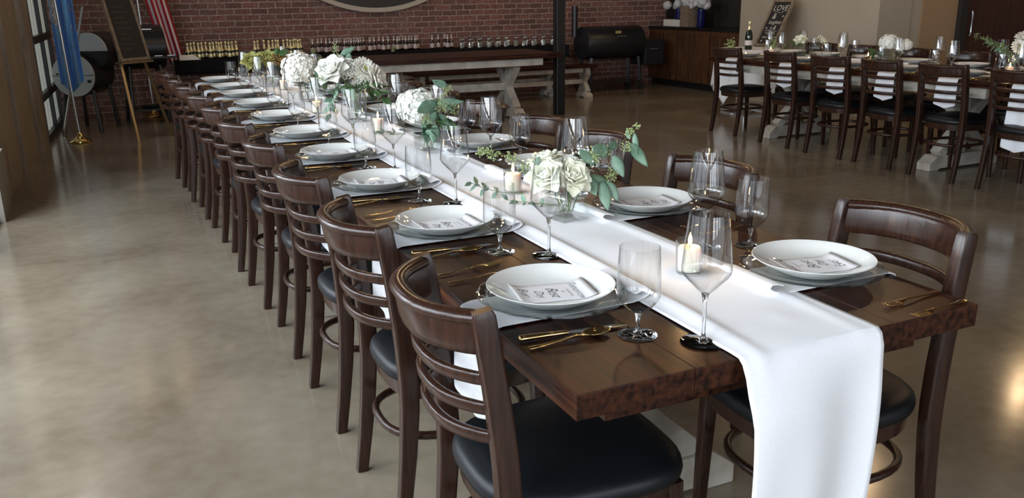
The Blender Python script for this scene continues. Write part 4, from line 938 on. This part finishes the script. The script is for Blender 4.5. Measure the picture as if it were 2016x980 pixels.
# white band and lettering on the blue flag, following its cloth
def patch(us, vs_, nu, nv, off=.004):
    m_ = MB()
    def fn(u, v):
        p = Vector(bf(us[0]+(us[1]-us[0])*u, vs_[0]+(vs_[1]-vs_[0])*v)); return (p.x, p.y-off, p.z)
    m_.grid(fn, nu, nv); return m_
patch((.02, .24), (.42, .99), 8, 20).build('white_band', M['white_thread'], o, solid=.001)
lt = MB()
for q in range(7):
    v0 = .45+q*.062; pts = [(.05+.14*j/8, v0+.018*math.sin(j*.9+q)) for j in range(9)]
    for (ua, va), (ub, vb) in zip(pts, pts[1:]):
        pa, pb = Vector(bf(ua, va)), Vector(bf(ub, vb)); off = Vector((0, -.0065, 0)); hw = Vector((0, 0, .008))
        lt.add([pa+off-hw, pa+off+hw, pb+off+hw, pb+off-hw], [(0, 1, 2, 3)])
lt.build('lettering', M['sign_black'], o, solid=.0006)
lt = MB()
for (cu, cv, ru, rv, a0, a1) in ((.88, .53, .07, .022, .6, 5.2), (.84, .40, .05, .018, 1.6, 4.7), (.88, .37, .05, .018, -1.6, 1.6), (.72, .68, .07, .02, .5, 5.5)):
    pts = [(cu+ru*math.cos(a0+(a1-a0)*j/14), cv+rv*math.sin(a0+(a1-a0)*j/14)) for j in range(15)]
    for (ua, va), (ub, vb) in zip(pts, pts[1:]):
        pa, pb = Vector(bf(ua, va)), Vector(bf(ub, vb)); off = Vector((0, -.0065, 0)); d = (pb-pa); d.y = 0; d.normalize(); hw = Vector((-d.z, 0, d.x))*.006
        lt.add([pa+off-hw, pa+off+hw, pb+off+hw, pb+off-hw], [(0, 1, 2, 3)])
lt.build('emblem', M['white_thread'], o, solid=.0006)
b = MB()
def uf(u, v):
    z = .58+1.75*v+.10*(1-u)*(1-v); cx = -.19+.36*(1-v)**.8; w_ = .20+.16*min(1, (1-v)*2.0)*.35
    return (cx+(u-.5)*w_-.02, 10.565+.045*math.sin(u*13+v*2), z)
o = b.grid(uf, 50, 40, uv=True).build('striped_flag', M['stripes'], solid=.002); tag(o, 'red and white striped flag draped beside the bottle shelf', 'flag')

# ================================================================== RIGHT CORNER: pellet grill, cabinets
t = thing('pellet_grill', 'black pellet grill with chimney and side hopper against the brick wall', 'grill', (6.28, 10.30, 0))
MB().lathe([(.0, -.49), (.235, -.49), (.24, -.48), (.24, .48), (.235, .49), (.0, .49)], 36, (0, 0, .71), axis='x').build('barrel', M['smoker'], t, ang=40)
MB().lathe([(.045, .0), (.045, .44), (.03, .44), (.03, .0)], 18, (-.55, .1, .80)).build('chimney', M['smoker'], t)
MB().box(.50, .84, -.20, .20, .36, .73).build('hopper', M['smoker'], t, bevel=.01, smooth=False)
MB().sweep([(-.02, -.235, .80), (-.02, -.27, .81), (.12, -.27, .81), (.12, -.235, .80)], .016, n=8).build('lid_handle', M['alu'], t)
MB().sweep([(.60, -.20, .60), (.60, -.225, .605), (.72, -.225, .605), (.72, -.20, .60)], .014, n=8).build('hopper_handle', M['alu'], t)
MB().box(-.04, .05, -.238, -.222, .845, .885).build('badge', M['badge'], t, smooth=False)
for x in (-.4, .42):
    for y in (-.15, .15): MB().bar((x, y, .50), (x*1.06, y*1.2, .07), .04, .04).build('leg', M['smoker'], t, smooth=False)
MB().box(-.44, .44, -.2, .2, .12, .14).build('lower_rack', M['smoker'], t, smooth=False)
for x in (-.43, .445):
    for y in (-.19, .19): MB().lathe([(.0, -.02), (.055, -.02), (.06, 0), (.055, .02), (.0, .02)], 20, (x, y, .0605), axis='y').build('wheel', M['tyre'], t, ang=40)
# base cabinets
for k, (y0, y1) in enumerate([(8.47, 9.26), (9.27, 10.06), (10.07, 10.85)]):
    t = thing('base_cabinet', ['walnut base cabinet nearest the tan wall, under the black counter', 'middle walnut base cabinet under the black counter', 'walnut base cabinet in the corner by the brick wall'][k], 'cabinet', (7.37, y0, 0), group='base cabinets'); wy = y1-y0
    x1 = .56 if k < 2 else .27
    MB().box(0, x1, .002, wy-.002, .10, .87).box(.06, x1, .002, wy-.002, 0, .10, 1).build('cabinet_body', [M['cab'], M['black_metal']], t, smooth=False)
    for q in range(2 if k == 0 else 2):
        a, b_ = .01+q*wy/2, (q+1)*wy/2-.01; d = MB().box(-.02, 0, a, b_, .115, .86)
        for e0, e1, f0, f1 in ((a, b_, .115, .175), (a, b_, .80, .86), (a, a+.055, .175, .80), (b_-.055, b_, .175, .80)): d.box(-.030, -.02, e0, e1, f0, f1)
        d = d.build('cabinet_door', M['cab'], t, smooth=False, bevel=.002)
        yy = b_-.03 if q == 0 else a+.03
        MB().sweep([(-.03, yy, .70), (-.05, yy, .70), (-.05, yy, .79), (-.03, yy, .79)], .009, n=6).build('handle', M['black_metal'], d)
ct = MB().box(7.33, 7.645, 8.46, 10.85, .872, .91).box(7.645, 7.94, 8.46, 10.85, .872, .91); tag(ct.build('worktop', M['counter'], smooth=False), 'black worktop running over the walnut base cabinets', 'worktop')
t = thing('wall_cabinet', 'tall walnut wall cabinet above the end of the worktop beside the tan wall', 'cabinet', (7.62, 8.47, 1.0))
MB().box(0, .32, 0, .5, 0, 1.2).build('cabinet_body', M['cab'], t, smooth=False); MB().box(-.02, 0, .01, .49, .01, 1.19).build('cabinet_door', M['cab'], t, smooth=False, bevel=.002)
def tissue(mb, c, r, rn, n=14):
    for i_ in range(n):
        p = Vector(c)+Vector((rn.uniform(-.5, .5)*r, rn.uniform(-1, 1)*r, rn.uniform(0, .6)*r)); q = len(mb.v); mb.ball(p, r*rn.uniform(.25, .42), 2)
        mb.v[q:] = [tuple(Vector(v)+Vector((rn.gauss(0, .006), rn.gauss(0, .006), rn.gauss(0, .006)))) for v in mb.v[q:]]
for k, (y, l_) in enumerate(((10.36, 'cobalt blue vase of white blooms in the corner of the worktop'), (9.80, 'second cobalt blue vase of white blooms on the worktop'))):
    rn = random.Random(k); t = thing('blue_vase', l_, 'vase', (7.56, y, .911)); MB().lathe([(.0, 0), (.055, 0), (.06, .01), (.062, .26), (.058, .26), (.056, .012), (.0, .012)], 24).build('vase_body', M['blue_glass'], t, ang=50)
    b = MB(); tissue(b, (0, 0, .30), .19, rn); tag(b.build('white_blooms', M['tissue'], ang=80), ['white tissue blooms in the corner blue vase', 'white tissue blooms in the second blue vase'][k], 'flowers').location = (7.56, y, .911)
tag(MB().box(7.45, 7.62, 10.18, 10.62, .912, 1.01).build('white_box', M['paper'], bevel=.003, smooth=False), 'white box lying before the corner blue vase', 'box')
tag(MB().box(7.42, 7.60, 9.93, 10.14, .912, 1.22).build('wooden_box', M['oak'], bevel=.003, smooth=False), 'upright pale wooden box between the two blue vases', 'box')

# ================================================================== SMALL TABLE BY THE TAN WALL
SX, SY = 6.36, 7.24
t = thing('side_table', 'small round pedestal table under the white cloth near the champagne', 'table', (SX, SY, 0))
MB().lathe([(.0, .73), (.36, .73), (.36, .755), (.0, .755)], 40).build('tabletop', M['table_wood'], t, ang=40)
MB().lathe([(.0, .05), (.03, .05), (.03, .73), (.0, .73)], 16).build('pedestal', M['alu'], t)
for a in range(4): MB().bar((0, 0, .06), (.32*math.cos(a*PI/2+.4), .32*math.sin(a*PI/2+.4), .015), .04, .025).build('leg', M['alu'], t, smooth=False)
def cl(u, v):
    a = 2*PI*u
    if v < .4: r = .385*v/.4; return (SX+r*math.cos(a), SY+r*math.sin(a), .7585)
    q = (v-.4)/.6; sq = 1/max(abs(math.cos(a+.6)), abs(math.sin(a+.6))); ln = .36+.42*(sq-1); r = .385+.02*q+.025*q*math.sin(a*9)+.06*q*(sq-1)
    return (SX+r*math.cos(a), SY+r*math.sin(a), .7585-ln*q*1.2)
tag(MB().grid(cl, 96, 20).build('tablecloth', M['linen'], solid=.002), 'white cloth draped with pointed corners over the small pedestal table', 'tablecloth')
t = thing('champagne_bottle', 'green champagne bottle with gold foil neck on the small white-clothed table', 'bottle', (6.24, 7.10, .7605))
MB().lathe([(.0, .0), (.040, .0), (.043, .006), (.043, .15), (.038, .185), (.020, .235), (.0165, .26), (.0, .26)], 28).build('bottle_body', M['green_glass'], t, ang=50)
MB().lathe([(.0235, .225), (.0185, .25), (.0165, .285), (.019, .288), (.019, .312), (.014, .322), (.0, .323)], 24).build('foil', M['gold_foil'], t, ang=50)
MB().lathe([(.0434, .05), (.0438, .051), (.0438, .105), (.0434, .106)], 28).build('bottle_label', M['paper'], t, ang=50)
for x, y, l_ in ((6.08, 7.22, 'small green posy left of the champagne bottle'), (6.55, 7.05, 'small green posy at the foot of the love chalkboard')):
    o = dup(PR['posy'], (x, y, .7605), 1.0, l_, 'small posies by the champagne'); o.scale = (2.0, 2.0, 1.6)
# chalkboard LOVE sign leaning on the wall
t = thing('love_chalkboard', 'framed chalkboard with white lettering leaning against the tan wall', 'sign', (6.745, 7.42, .7605), -PI/2)
lean = math.radians(27); X = Matrix.Rotation(-lean, 4, 'X'); SW, SH = .15, .62
MB().box(-SW, SW, 0, .012, .03, SH-.03, X=X).build('slate', M['slate'], t, smooth=False)
MB().box(-SW-.03, -SW+.004, -.012, .022, 0, SH, X=X).box(SW-.004, SW+.03, -.012, .022, 0, SH, X=X).box(-SW+.004, SW-.004, -.012, .022, 0, .034, X=X).box(-SW+.004, SW-.004, -.012, .022, SH-.034, SH, X=X).build('frame', M['oak'], t, bevel=.003, smooth=False)
tm = text_mb([('LOVE', .105, 0, .475, .1), ('&', .11, -.05, .365, .1), ('laughter', .07, .01, .30, .3), ('&', .08, .04, .225, .2), ('happily', .06, 0, .165, .3), ('ever after', .055, 0, .11, .3)])
stroke(tm, [(-.09+.012*j, .455+.010*math.sin(j*.55)) for j in range(16)], .006); stroke(tm, [(-.12+.016*j, .205+.012*math.sin(j*.5)) for j in range(15)], .006)
for cx, cz in ((-.10, .24), (.10, .40), (-.02, .245), (.09, .08), (-.09, .07)):
    stroke(tm, [(cx+.014*math.cos(j*.7)*(1-j/14), cz+.014*math.sin(j*.7)*(1-j/14)) for j in range(12)], .006)
tm.v = [tuple(X @ Vector((x, -.0015, y))) for x, y, z in tm.v]; tm.build('lettering', M['chalk'], t, smooth=False)
